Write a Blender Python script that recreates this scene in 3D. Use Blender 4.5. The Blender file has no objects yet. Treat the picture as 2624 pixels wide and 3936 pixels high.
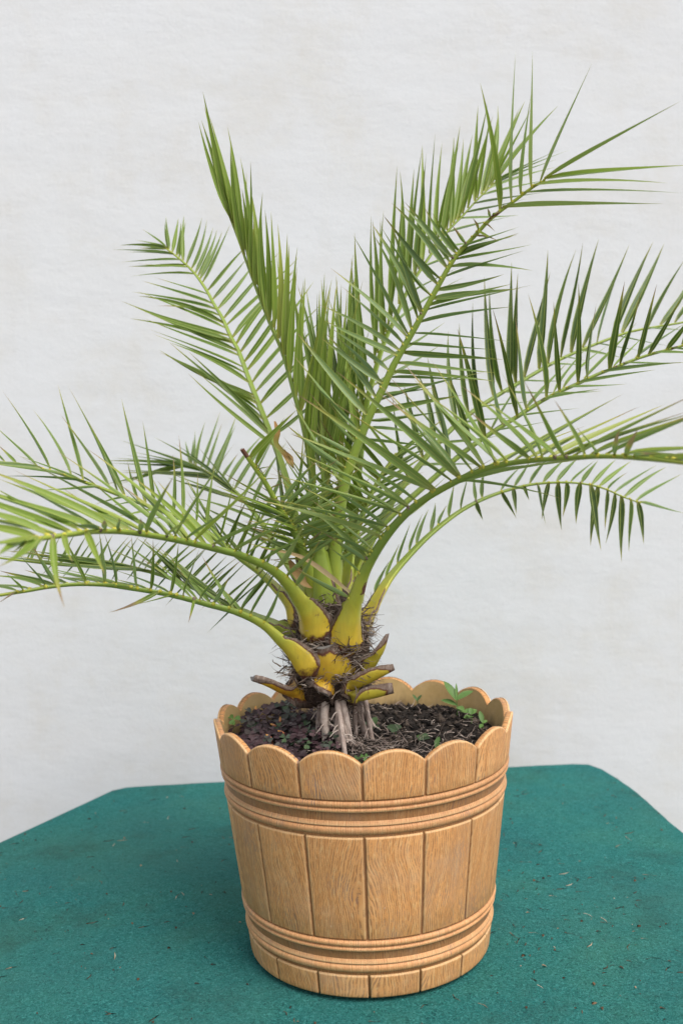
import bpy, math, random
import numpy as np
from mathutils import Vector, noise as mnoise

scene = bpy.context.scene
C = scene.collection
R = random.Random(7)
PI = math.pi

# ------------------------------------------------------------------ camera, sky, sun, exposure
cam = bpy.data.cameras.new('camera')
cam.sensor_fit = 'HORIZONTAL'; cam.sensor_width = 24.0; cam.lens = 24.0 * 3921.9 / 2624.0
cam.clip_start = 0.02; cam.clip_end = 200
cam.dof.use_dof = True; cam.dof.focus_distance = 1.2; cam.dof.aperture_fstop = 5.0
camo = bpy.data.objects.new('camera', cam); C.objects.link(camo)
PITCH, ROLL = 0.0563, 0.0329
fw = Vector((0, math.cos(PITCH), -math.sin(PITCH)))
up0 = Vector((0, math.sin(PITCH), math.cos(PITCH))); r0 = Vector((1, 0, 0))
cr = r0 * math.cos(ROLL) - up0 * math.sin(ROLL)
cu = r0 * math.sin(ROLL) + up0 * math.cos(ROLL)
CAM = Vector((-0.0184, -1.26, 0.6155))
from mathutils import Matrix
camo.matrix_world = Matrix(((cr.x, cu.x, -fw.x, CAM.x), (cr.y, cu.y, -fw.y, CAM.y), (cr.z, cu.z, -fw.z, CAM.z), (0, 0, 0, 1)))
scene.camera = camo

SUN_EL, SUN_AZ = math.radians(52), math.radians(140)      # azimuth from +Y towards +X
world = bpy.data.worlds.new('World'); scene.world = world; world.use_nodes = True
wn, wl = world.node_tree.nodes, world.node_tree.links
wn.clear()
sky = wn.new('ShaderNodeTexSky'); sky.sky_type = 'NISHITA'; sky.sun_disc = False
sky.sun_elevation = SUN_EL; sky.sun_rotation = SUN_AZ; sky.dust_density = 3.0; sky.air_density = 1.0
hs = wn.new('ShaderNodeHueSaturation'); hs.inputs['Saturation'].default_value = 0.42
bg = wn.new('ShaderNodeBackground'); bg.inputs['Strength'].default_value = 0.112
wo = wn.new('ShaderNodeOutputWorld')
wl.new(sky.outputs[0], hs.inputs['Color']); wl.new(hs.outputs[0], bg.inputs[0]); wl.new(bg.outputs[0], wo.inputs[0])
sl = bpy.data.lights.new('sun', 'SUN'); sl.energy = 1.45; sl.angle = math.radians(36); sl.color = (1.0, 0.98, 0.95)
so = bpy.data.objects.new('sun', sl); C.objects.link(so)
sd = Vector((math.sin(SUN_AZ) * math.cos(SUN_EL), math.cos(SUN_AZ) * math.cos(SUN_EL), math.sin(SUN_EL)))
so.rotation_euler = sd.to_track_quat('Z', 'Y').to_euler(); so.location = sd * 5
scene.view_settings.view_transform = 'Standard'; scene.view_settings.look = 'None'
scene.view_settings.gamma = 1; scene.view_settings.exposure = 0.75
scene.render.engine = 'CYCLES'
scene.cycles.use_denoising = True
scene.cycles.max_bounces = 8; scene.cycles.diffuse_bounces = 4; scene.cycles.transparent_max_bounces = 8

# ------------------------------------------------------------------ helpers
def tag(o, label=None, cat=None, group=None, kind=None):
    if label: o['label'] = label
    if cat: o['category'] = cat
    if group: o['group'] = group
    if kind: o['kind'] = kind
    return o

def link(name, me, parent=None):
    o = bpy.data.objects.new(name, me); C.objects.link(o)
    if parent: o.parent = parent
    return o

def empty(name, loc):
    o = bpy.data.objects.new(name, None); C.objects.link(o); o.location = loc
    o.empty_display_size = 0.02
    return o

class MB:
    """collects verts, faces, per-vertex colour and per-corner uv"""
    def __init__(s): s.v, s.f, s.c, s.uv, s.mi = [], [], [], {}, []
    def add(s, vs, fs, cols=None, uvs=None, mi=0):
        b = len(s.v); s.v += [tuple(p) for p in vs]
        s.f += [tuple(i + b for i in f) for f in fs]; s.mi += [mi] * len(fs)
        s.c += cols if cols else [(0, 0, 0, 0)] * len(vs)
        if uvs:
            for i, u in enumerate(uvs): s.uv[b + i] = u
    def grid(s, rows, cols=None, uvs=None, close=False, mi=0):
        n = len(rows[0]); vs = [p for r in rows for p in r]; fs = []
        for i in range(len(rows) - 1):
            for j in range(n if close else n - 1):
                k = (j + 1) % n
                fs.append((i * n + j, i * n + k, (i + 1) * n + k, (i + 1) * n + j))
        s.add(vs, fs, [c for r in cols for c in r] if cols else None, [c for r in uvs for c in r] if uvs else None, mi)
    def mesh(s, name, mats, origin=(0, 0, 0), smooth=True):
        me = bpy.data.meshes.new(name); ox, oy, oz = origin
        me.from_pydata([(x - ox, y - oy, z - oz) for x, y, z in s.v], [], s.f)
        for m in (mats if isinstance(mats, (list, tuple)) else [mats]): me.materials.append(m)
        a = me.color_attributes.new('tint', 'FLOAT_COLOR', 'POINT')
        a.data.foreach_set('color', np.array(s.c, dtype=np.float32).ravel())
        if s.uv:
            l = me.uv_layers.new(name='UVMap')
            vi = np.zeros(len(me.loops), dtype=np.int32); me.loops.foreach_get('vertex_index', vi)
            arr = np.array([s.uv.get(i, (0, 0)) for i in range(len(s.v))], dtype=np.float32)
            l.data.foreach_set('uv', arr[vi].ravel())
        me.polygons.foreach_set('material_index', np.array(s.mi, dtype=np.int32))
        if smooth: me.polygons.foreach_set('use_smooth', np.ones(len(me.polygons), dtype=bool))
        me.update()
        return me

def tube(mb, pts, rads, n=8, col=None, cap=True, mi=0):
    rows, cols = [], []
    for i, p in enumerate(pts):
        t = (pts[min(i + 1, len(pts) - 1)] - pts[max(i - 1, 0)]).normalized()
        a = t.orthogonal().normalized() if i == 0 else (a - t * a.dot(t)).normalized()
        b = t.cross(a)
        rows.append([p + (a * math.cos(q) + b * math.sin(q)) * rads[i] for q in [2 * PI * k / n for k in range(n)]])
        cols.append([col(i / (len(pts) - 1)) if callable(col) else (col or (0, 0, 0, 0))] * n)
    mb.grid(rows, cols, close=True, mi=mi)
    if cap:
        for r, c in ((rows[0][::-1], cols[0]), (rows[-1], cols[-1])):
            mb.add(r, [tuple(range(n))], c, mi=mi)

def spline(pts, k):
    """Catmull-Rom through pts, k samples per span"""
    P = [2 * pts[0] - pts[1]] + list(pts) + [2 * pts[-1] - pts[-2]]
    out = []
    for i in range(1, len(P) - 2):
        a, b, c, d = P[i - 1:i + 3]
        for j in range(k):
            t = j / k
            out.append(0.5 * (2 * b + (c - a) * t + (2 * a - 5 * b + 4 * c - d) * t * t + (3 * b - a - 3 * c + d) * t ** 3))
    out.append(P[-2].copy())
    return out

# ------------------------------------------------------------------ materials
def mat(name):
    m = bpy.data.materials.new(name); m.use_nodes = True
    nt = m.node_tree; nt.nodes.clear()
    out = nt.nodes.new('ShaderNodeOutputMaterial'); b = nt.nodes.new('ShaderNodeBsdfPrincipled')
    nt.links.new(b.outputs[0], out.inputs[0])
    return m, nt, b, out
def N(nt, t, **kw):
    n = nt.nodes.new(t)
    for k, v in kw.items():
        if k.startswith('i_'):
            key = k[2:]; key = int(key) if key.isdigit() else key.replace('_', ' ')
            s = n.inputs[key]
            if hasattr(v, 'links') or isinstance(v, bpy.types.NodeSocket): nt.links.new(v, s)
            else: s.default_value = v
        else: setattr(n, k, v)
    return n
def ramp(nt, fac, stops, interp='LINEAR'):
    n = nt.nodes.new('ShaderNodeValToRGB'); n.color_ramp.interpolation = interp
    e = n.color_ramp.elements
    while len(e) > len(stops): e.remove(e[-1])
    while len(e) < len(stops): e.new(0.5)
    for k, (p, c) in enumerate(stops):
        e[k].position = p; e[k].color = (c if hasattr(c, '__len__') else (c, c, c)) + (1,) if hasattr(c, '__len__') else (c, c, c, 1)
    nt.links.new(fac, n.inputs[0]); return n
def mix(nt, fac, a, b, blend='MIX'):
    n = nt.nodes.new('ShaderNodeMix'); n.data_type = 'RGBA'; n.blend_type = blend
    for s, v in ((n.inputs[0], fac), (n.inputs[6], a), (n.inputs[7], b)):
        if isinstance(v, bpy.types.NodeSocket): nt.links.new(v, s)
        elif s == n.inputs[0]: s.default_value = v
        else: s.default_value = tuple(v) + (1,) if len(v) == 3 else v
    return n.outputs[2]
def math_(nt, op, a, b=None, c=None, clamp=False):
    n = nt.nodes.new('ShaderNodeMath'); n.operation = op; n.use_clamp = clamp
    for s, v in zip(n.inputs, (a, b, c)):
        if v is None: continue
        if isinstance(v, bpy.types.NodeSocket): nt.links.new(v, s)
        else: s.default_value = v
    return n.outputs[0]
def mapping(nt, vec, scale=(1, 1, 1), loc=(0, 0, 0), rot=(0, 0, 0)):
    n = nt.nodes.new('ShaderNodeMapping'); nt.links.new(vec, n.inputs[0])
    n.inputs['Scale'].default_value = scale; n.inputs['Location'].default_value = loc; n.inputs['Rotation'].default_value = rot
    return n.outputs[0]
def noise(nt, vec, scale, detail=3, rough=0.5, dist=0.0):
    n = nt.nodes.new('ShaderNodeTexNoise'); nt.links.new(vec, n.inputs['Vector'])
    n.inputs['Scale'].default_value = scale; n.inputs['Detail'].default_value = detail
    n.inputs['Roughness'].default_value = rough; n.inputs['Distortion'].default_value = dist
    return n.outputs['Fac']
def bump(nt, h, strength, dist, b, prev=None):
    n = nt.nodes.new('ShaderNodeBump'); nt.links.new(h, n.inputs['Height'])
    n.inputs['Strength'].default_value = strength; n.inputs['Distance'].default_value = dist
    if prev: nt.links.new(prev, n.inputs['Normal'])
    if b: nt.links.new(n.outputs[0], b.inputs['Normal'])
    return n.outputs[0]

def m_wall():
    m, nt, b, _ = mat('white_plaster')
    p = N(nt, 'ShaderNodeNewGeometry').outputs['Position']
    blot = noise(nt, mapping(nt, p, (1.3, 1, 1.3)), 3.2, 7, 0.72)
    stain = ramp(nt, blot, [(0.36, (0.640, 0.645, 0.655)), (0.50, (0.630, 0.631, 0.634)), (0.62, (0.610, 0.601, 0.585)), (0.78, (0.580, 0.560, 0.525))]).outputs[0]
    streak = noise(nt, mapping(nt, p, (1.4, 1, 14)), 6, 4, 0.6)
    c = mix(nt, ramp(nt, streak, [(0.42, 0.0), (0.75, 0.18)]).outputs[0], stain, (0.655, 0.665, 0.675))
    band = noise(nt, mapping(nt, p, (0.55, 1, 5.5), (2, 0, 4)), 2.2, 2, 0.5)
    c = mix(nt, ramp(nt, band, [(0.50, 0.0), (0.58, 0.16), (0.8, 0.25)]).outputs[0], c, (0.675, 0.685, 0.70))
    drip = noise(nt, mapping(nt, p, (9, 1, 0.8), (5, 0, 1)), 1.5, 4, 0.6)
    c = mix(nt, ramp(nt, drip, [(0.58, 0.0), (0.78, 0.22)]).outputs[0], c, (0.57, 0.555, 0.53))
    spk = noise(nt, mapping(nt, p, (1, 1, 1.6)), 75, 4, 0.7)
    c = mix(nt, ramp(nt, spk, [(0.58, 0.0), (0.74, 0.34)]).outputs[0], c, (0.46, 0.455, 0.44))
    nt.links.new(c, b.inputs['Base Color']); b.inputs['Roughness'].default_value = 0.92
    h1 = noise(nt, mapping(nt, p, (1, 1, 1.5)), 150, 5, 0.65)
    h2 = noise(nt, mapping(nt, p, (1, 1, 3.4), rot=(0, 0.14, 0)), 22, 4, 0.6)
    n0 = bump(nt, noise(nt, mapping(nt, p, (1, 1, 1.8), rot=(0, -0.2, 0)), 6, 3, 0.55), 0.09, 0.03, None)
    n1 = bump(nt, h2, 0.06, 0.006, None, n0)
    bump(nt, h1, 0.26, 0.0028, b, n1)
    return m

def m_carpet():
    m, nt, b, _ = mat('green_needle_felt')
    p = N(nt, 'ShaderNodeNewGeometry').outputs['Position']
    big = noise(nt, p, 5, 4, 0.6)
    c = ramp(nt, big, [(0.3, (0.026, 0.195, 0.194)), (0.5, (0.034, 0.228, 0.206)), (0.72, (0.056, 0.255, 0.198))]).outputs[0]
    f1 = noise(nt, p, 210, 5, 0.8, 1.5)
    c = mix(nt, ramp(nt, f1, [(0.47, 0.0), (0.62, 0.62)]).outputs[0], c, (0.12, 0.46, 0.43))
    f2 = noise(nt, mapping(nt, p, (1, 1, 1), (3, 1, 0)), 170, 5, 0.85, 2.0)
    c = mix(nt, ramp(nt, f2, [(0.52, 0.0), (0.63, 0.9)]).outputs[0], c, (0.008, 0.055, 0.058))
    worn = noise(nt, mapping(nt, p, (1, 1, 1), (2, 9, 0)), 2.4, 5, 0.6)
    c = mix(nt, ramp(nt, worn, [(0.44, 0.0), (0.68, 0.45)]).outputs[0], c, (0.085, 0.225, 0.185))
    dirt = noise(nt, mapping(nt, p, (1, 1, 1), (8, 5, 0)), 7, 6, 0.72)
    c = mix(nt, ramp(nt, dirt, [(0.52, 0.0), (0.72, 0.55)]).outputs[0], c, (0.040, 0.090, 0.075))
    nt.links.new(c, b.inputs['Base Color']); b.inputs['Roughness'].default_value = 1.0
    b.inputs['Specular IOR Level'].default_value = 0.1
    b.inputs['Sheen Weight'].default_value = 0.05; b.inputs['Sheen Roughness'].default_value = 0.5; b.inputs['Sheen Tint'].default_value = (0.2, 0.8, 0.7, 1)
    n1 = bump(nt, noise(nt, p, 260, 4, 0.8, 1.0), 1.0, 0.008, None)
    bump(nt, noise(nt, p, 35, 3, 0.6), 0.5, 0.006, b, n1)
    return m

def m_wood(name, hoop=False):
    m, nt, b, _ = mat(name)
    uv = N(nt, 'ShaderNodeTexCoord').outputs['UV']
    rnd = N(nt, 'ShaderNodeObjectInfo').outputs['Random']
    off = N(nt, 'ShaderNodeCombineXYZ', i_0=math_(nt, 'MULTIPLY', rnd, 3.1), i_1=math_(nt, 'MULTIPLY', rnd, 7.7), i_2=math_(nt, 'MULTIPLY', rnd, 5.0)).outputs[0]
    v = N(nt, 'ShaderNodeVectorMath', operation='ADD', i_0=uv, i_1=off).outputs[0]
    # slow sideways drift of the grain makes cathedral figures
    w1 = noise(nt, mapping(nt, v, (11, 5.5, 1)), 1.0, 2, 0.5)
    sh = math_(nt, 'MULTIPLY', math_(nt, 'SUBTRACT', w1, 0.5), 0.075 if not hoop else 0.008)
    d = N(nt, 'ShaderNodeCombineXYZ', i_0=sh).outputs[0]
    g = N(nt, 'ShaderNodeVectorMath', operation='ADD', i_0=v, i_1=d).outputs[0]
    base = noise(nt, mapping(nt, g, (190, 12, 1)), 1.0, 3, 0.55)
    c = ramp(nt, base, [(0.28, (0.60, 0.270, 0.092)), (0.5, (0.69, 0.328, 0.116)), (0.74, (0.76, 0.41, 0.172))]).outputs[0]
    if hoop: c = mix(nt, 0.4, c, (0.63, 0.325, 0.165))
    gx = N(nt, 'ShaderNodeSeparateXYZ', i_0=g).outputs[0]
    wob = noise(nt, mapping(nt, g, (120, 26, 1)), 1.0, 3, 0.6)
    ph = math_(nt, 'ADD', math_(nt, 'MULTIPLY', gx, 2350), math_(nt, 'MULTIPLY', wob, 13))
    sn = math_(nt, 'ADD', math_(nt, 'MULTIPLY', math_(nt, 'SINE', ph), 0.5), 0.5)
    brk = noise(nt, mapping(nt, g, (420, 110, 1), (5, 2, 0)), 1.0, 4, 0.7)
    s2 = math_(nt, 'MULTIPLY', sn, ramp(nt, brk, [(0.34, 0.0), (0.55, 1.0)]).outputs[0])
    line = ramp(nt, s2, [(0.28, 0.0), (0.80, 1.0)]).outputs[0]
    c = mix(nt, math_(nt, 'MULTIPLY', line, 0.54 if not hoop else 0.28), c, (0.185, 0.085, 0.040))
    lite = ramp(nt, noise(nt, mapping(nt, g, (640, 80, 1), (9, 4, 0)), 1.0, 3, 0.6), [(0.56, 0.0), (0.68, 0.6)]).outputs[0]
    c = mix(nt, lite, c, (0.78, 0.50, 0.235))
    wear = noise(nt, mapping(nt, v, (14, 12, 1)), 1.0, 5, 0.65)
    c = mix(nt, ramp(nt, wear, [(0.52, 0.0), (0.75, 0.45)]).outputs[0], c, (0.56, 0.36, 0.23))
    blue = noise(nt, mapping(nt, v, (26, 14, 1), (7, 3, 0)), 1.0, 4, 0.6)
    c = mix(nt, math_(nt, 'MULTIPLY', ramp(nt, blue, [(0.52, 0.0), (0.72, 0.7)]).outputs[0], line), c, (0.24, 0.18, 0.17))
    tone = ramp(nt, noise(nt, mapping(nt, off, (9, 9, 9)), 1.0, 0), [(0.3, 0.86), (0.7, 1.06)]).outputs[0]
    c = mix(nt, 1.0, c, tone, 'MULTIPLY')
    stain = noise(nt, mapping(nt, v, (9, 7, 1), (4, 6, 0)), 1.0, 6, 0.68)
    c = mix(nt, ramp(nt, stain, [(0.50, 0.0), (0.72, 0.34)]).outputs[0], c, (0.30, 0.165, 0.075))
    scuff = noise(nt, mapping(nt, v, (70, 45, 1), (2, 8, 0)), 1.0, 4, 0.7)
    c = mix(nt, ramp(nt, scuff, [(0.70, 0.0), (0.76, 0.55)]).outputs[0], c, (0.78, 0.64, 0.50))
    # dirt in the recessed joints and a darker cove top on the hoops, stored on the vertices
    t = N(nt, 'ShaderNodeVertexColor', layer_name='tint')
    sep = N(nt, 'ShaderNodeSeparateColor', i_0=t.outputs['Color'])
    c = mix(nt, math_(nt, 'MULTIPLY', sep.outputs[0], 0.55), c, (0.16, 0.07, 0.03))
    c = mix(nt, math_(nt, 'MULTIPLY', sep.outputs[1], 0.55), c, (0.78, 0.54, 0.28))
    nt.links.new(c, b.inputs['Base Color']); b.inputs['Roughness'].default_value = 0.55
    b.inputs['Specular IOR Level'].default_value = 0.35
    bump(nt, s2, 0.35, -0.0008, b)
    return m

def m_pot_inside():
    m, nt, b, _ = mat('tan_moulded_plastic')
    p = N(nt, 'ShaderNodeNewGeometry').outputs['Position']
    n = noise(nt, p, 38, 5, 0.65)
    c = ramp(nt, n, [(0.3, (0.52, 0.34, 0.13)), (0.6, (0.61, 0.42, 0.19)), (0.8, (0.66, 0.49, 0.27))]).outputs[0]
    sp = noise(nt, p, 260, 3, 0.7)
    c = mix(nt, ramp(nt, sp, [(0.66, 0.0), (0.74, 0.6)]).outputs[0], c, (0.22, 0.11, 0.05))
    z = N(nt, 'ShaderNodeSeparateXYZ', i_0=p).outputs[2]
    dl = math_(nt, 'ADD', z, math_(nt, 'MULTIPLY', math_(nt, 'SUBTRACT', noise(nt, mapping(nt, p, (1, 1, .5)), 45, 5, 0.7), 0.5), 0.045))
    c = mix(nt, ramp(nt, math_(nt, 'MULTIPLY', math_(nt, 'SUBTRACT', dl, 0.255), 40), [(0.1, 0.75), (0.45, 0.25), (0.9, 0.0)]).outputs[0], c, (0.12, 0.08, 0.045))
    nt.links.new(c, b.inputs['Base Color']); b.inputs['Roughness'].default_value = 0.5
    bump(nt, sp, 0.25, 0.001, b)
    return m

def m_leaf(name='palm_leaf'):
    m, nt, b, out = mat(name)
    t = N(nt, 'ShaderNodeVertexColor', layer_name='tint')
    sep = N(nt, 'ShaderNodeSeparateColor', i_0=t.outputs['Color'])
    pale, g, ac = sep.outputs; dry = t.outputs['Alpha']
    uv = N(nt, 'ShaderNodeTexCoord').outputs['UV']
    al = N(nt, 'ShaderNodeSeparateXYZ', i_0=uv).outputs[1]
    c = ramp(nt, g, [(0.0, (0.032, 0.062, 0.014)), (0.3, (0.084, 0.152, 0.018)), (0.6, (0.195, 0.282, 0.030)), (0.85, (0.31, 0.335, 0.055)), (1.0, (0.42, 0.37, 0.09))]).outputs[0]
    rib = noise(nt, mapping(nt, uv, (3.5, 0.04, 1)), 14, 2, 0.6)
    c = mix(nt, ramp(nt, rib, [(0.35, 0.0), (0.7, 0.3)]).outputs[0], c, mix(nt, 0.5, c, (0.16, 0.26, 0.05)))
    blot = noise(nt, N(nt, 'ShaderNodeNewGeometry').outputs['Position'], 55, 3, 0.6)
    c = mix(nt, ramp(nt, blot, [(0.45, 0.0), (0.75, 0.35)]).outputs[0], c, mix(nt, 0.6, c, (0.20, 0.26, 0.07)))
    # waxy grey-green bloom of the older leaflets, and the paler underside
    c = mix(nt, math_(nt, 'MULTIPLY', pale, 0.55), c, (0.20, 0.29, 0.145))
    back = N(nt, 'ShaderNodeNewGeometry').outputs['Backfacing']
    c = mix(nt, math_(nt, 'MULTIPLY', back, 0.55), c, mix(nt, 0.65, c, (0.23, 0.34, 0.21)))
    # midrib (across = 0) and thin edges (across = 1)
    c = mix(nt, ramp(nt, ac, [(0.0, 0.75), (0.2, 0.0), (0.76, 0.0), (1.0, 0.85)]).outputs[0], c, (0.36, 0.40, 0.11))
    # yellowing base
    c = mix(nt, ramp(nt, al, [(0.0, 0.8), (0.06, 0.25), (0.14, 0.0)]).outputs[0], c, (0.30, 0.28, 0.06))
    # dry tips
    tip = math_(nt, 'SUBTRACT', al, math_(nt, 'SUBTRACT', 1.0, dry))
    c = mix(nt, math_(nt, 'MULTIPLY', math_(nt, 'ADD', tip, 0.16), 3.6, clamp=True), c, (0.36, 0.31, 0.06))
    c = mix(nt, math_(nt, 'MULTIPLY', math_(nt, 'SUBTRACT', tip, 0.03), 9.0, clamp=True), c, (0.27, 0.185, 0.105))
    nt.links.new(c, b.inputs['Base Color']); b.inputs['Roughness'].default_value = 0.42
    b.inputs['Specular IOR Level'].default_value = 0.4
    bump(nt, rib, 0.15, 0.0006, b)
    tr = N(nt, 'ShaderNodeBsdfTranslucent'); nt.links.new(mix(nt, 1.0, c, (1.25, 1.35, 0.7), 'MULTIPLY'), tr.inputs[0])
    ms = N(nt, 'ShaderNodeMixShader', i_0=0.22)
    nt.links.new(b.outputs[0], ms.inputs[1]); nt.links.new(tr.outputs[0], ms.inputs[2]); nt.links.new(ms.outputs[0], out.inputs[0])
    return m

def m_stalk():
    # tint: r = yellow(0) .. green(1), g = brown dryness, b = orange
    m, nt, b, out = mat('palm_stalk')
    t = N(nt, 'ShaderNodeVertexColor', layer_name='tint')
    sep = N(nt, 'ShaderNodeSeparateColor', i_0=t.outputs['Color'])
    p = N(nt, 'ShaderNodeNewGeometry').outputs['Position']
    n = noise(nt, p, 60, 4, 0.6); n2 = noise(nt, p, 22, 3, 0.6)
    gr = math_(nt, 'ADD', sep.outputs[0], math_(nt, 'MULTIPLY', math_(nt, 'SUBTRACT', n2, 0.5), 0.7))
    c = ramp(nt, gr, [(0.0, (0.64, 0.46, 0.035)), (0.35, (0.47, 0.46, 0.05)), (0.65, (0.29, 0.37, 0.045)), (1.0, (0.205, 0.30, 0.045))]).outputs[0]
    c = mix(nt, sep.outputs[2], c, mix(nt, ramp(nt, n, [(0.35, 0.0), (0.7, 0.8)]).outputs[0], (0.62, 0.38, 0.02), (0.50, 0.19, 0.012)))
    fine = noise(nt, p, 420, 3, 0.7)
    c = mix(nt, ramp(nt, fine, [(0.66, 0.0), (0.74, 0.5)]).outputs[0], c, (0.16, 0.09, 0.03))
    strk = noise(nt, mapping(nt, p, (1, 1, 0.12)), 240, 3, 0.6)
    c = mix(nt, ramp(nt, strk, [(0.35, 0.0), (0.72, 0.32)]).outputs[0], c, mix(nt, 0.55, c, (0.16, 0.13, 0.03)))
    scar = noise(nt, mapping(nt, p, (1, 1, 0.6)), 95, 4, 0.7)
    c = mix(nt, ramp(nt, scar, [(0.66, 0.0), (0.72, 0.7)]).outputs[0], c, (0.20, 0.115, 0.035))
    edge = math_(nt, 'MULTIPLY', math_(nt, 'ADD', sep.outputs[1], math_(nt, 'MULTIPLY', math_(nt, 'SUBTRACT', n, 0.5), 0.6)), 1.0, clamp=True)
    fib = noise(nt, mapping(nt, p, (1, 1, 0.25)), 330, 4, 0.7)
    dryc = ramp(nt, fib, [(0.3, (0.085, 0.048, 0.032)), (0.55, (0.21, 0.15, 0.115)), (0.75, (0.38, 0.31, 0.26))]).outputs[0]
    c = mix(nt, ramp(nt, edge, [(0.42, 0.0), (0.52, 1.0)]).outputs[0], c, (0.11, 0.035, 0.018))
    c = mix(nt, ramp(nt, edge, [(0.56, 0.0), (0.68, 1.0)]).outputs[0], c, dryc)
    nt.links.new(c, b.inputs['Base Color'])
    nt.links.new(ramp(nt, edge, [(0.4, 0.38), (0.6, 0.9)]).outputs[0], b.inputs['Roughness'])
    bump(nt, fib, 0.25, 0.0012, b)
    return m

def m_tint(name, stops, rough=0.85, scale=200, strength=0.5, dist=0.002, mixn=0.5):
    """colour from the red tint channel plus fine noise"""
    m, nt, b, _ = mat(name)
    t = N(nt, 'ShaderNodeVertexColor', layer_name='tint')
    r = N(nt, 'ShaderNodeSeparateColor', i_0=t.outputs['Color']).outputs[0]
    p = N(nt, 'ShaderNodeNewGeometry').outputs['Position']
    n = noise(nt, p, scale, 5, 0.65)
    v = math_(nt, 'ADD', r, math_(nt, 'MULTIPLY', math_(nt, 'SUBTRACT', n, 0.5), mixn))
    nt.links.new(ramp(nt, v, stops).outputs[0], b.inputs['Base Color']); b.inputs['Roughness'].default_value = rough
    b.inputs['Specular IOR Level'].default_value = 0.25
    bump(nt, n, strength, dist, b)
    return m

M = dict(
    wall=m_wall(), carpet=m_carpet(), wood=m_wood('wood_grain_moulding'), hoop=m_wood('wood_grain_hoop', True), inside=m_pot_inside(),
    leaf=m_leaf(), stalk=m_stalk(),
    ground=m_tint('grey_paving', [(0.2, (0.20, 0.195, 0.185)), (0.8, (0.32, 0.31, 0.29))], 0.9, 12),
    soil=m_tint('dark_potting_soil', [(0.0, (0.008, 0.006, 0.005)), (0.5, (0.034, 0.026, 0.021)), (0.9, (0.14, 0.105, 0.08))], 0.95, 420, 0.9, 0.004, 0.9),
    trunk=m_tint('fibrous_palm_trunk', [(0.0, (0.014, 0.009, 0.007)), (0.5, (0.075, 0.050, 0.038)), (0.95, (0.25, 0.19, 0.15))], 0.95, 260, 0.9, 0.006, 0.9),
    fibre=m_tint('dry_palm_fibre', [(0.0, (0.040, 0.025, 0.018)), (0.5, (0.19, 0.138, 0.108)), (1.0, (0.50, 0.42, 0.35))], 0.9, 500, 0.2, 0.001, 0.25),
    root=m_tint('pinkish_grey_root', [(0.0, (0.10, 0.066, 0.05)), (0.5, (0.37, 0.285, 0.24)), (1.0, (0.66, 0.57, 0.49))], 0.85, 160, 0.6, 0.002, 0.8),
    clover=m_tint('dark_purple_clover', [(0.0, (0.014, 0.008, 0.009)), (0.4, (0.048, 0.024, 0.029)), (0.7, (0.105, 0.062, 0.066)), (0.84, (0.060, 0.078, 0.058)), (1.0, (0.11, 0.20, 0.05))], 0.55, 90, 0.2, 0.001, 0.12),
    bud=m_tint('orange_bud', [(0.0, (0.62, 0.16, 0.07)), (0.5, (0.80, 0.36, 0.18)), (1.0, (0.78, 0.40, 0.03))], 0.6, 90, 0.1, 0.001, 0.3),
    weed=m_tint('fresh_weed_leaf', [(0.0, (0.032, 0.05, 0.024)), (0.5, (0.065, 0.125, 0.032)), (1.0, (0.150, 0.265, 0.06))], 0.5, 120, 0.2, 0.001, 0.3),
    dry=m_tint('dry_brown_leaf', [(0.0, (0.17, 0.16, 0.03)), (0.4, (0.27, 0.145, 0.045)), (0.7, (0.38, 0.25, 0.11)), (1.0, (0.44, 0.36, 0.21))], 0.7, 70, 0.3, 0.001, 0.4),
    bits=m_tint('debris_bits', [(0.0, (0.03, 0.02, 0.015)), (0.4, (0.17, 0.11, 0.06)), (0.7, (0.45, 0.36, 0.24)), (1.0, (0.78, 0.72, 0.62))], 0.8, 300, 0.1, 0.001, 0.1),
    cut=m_tint('grey_cut_end', [(0.0, (0.10, 0.08, 0.07)), (1.0, (0.42, 0.40, 0.38))], 0.9, 350, 0.8, 0.002, 1.0),
)

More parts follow.
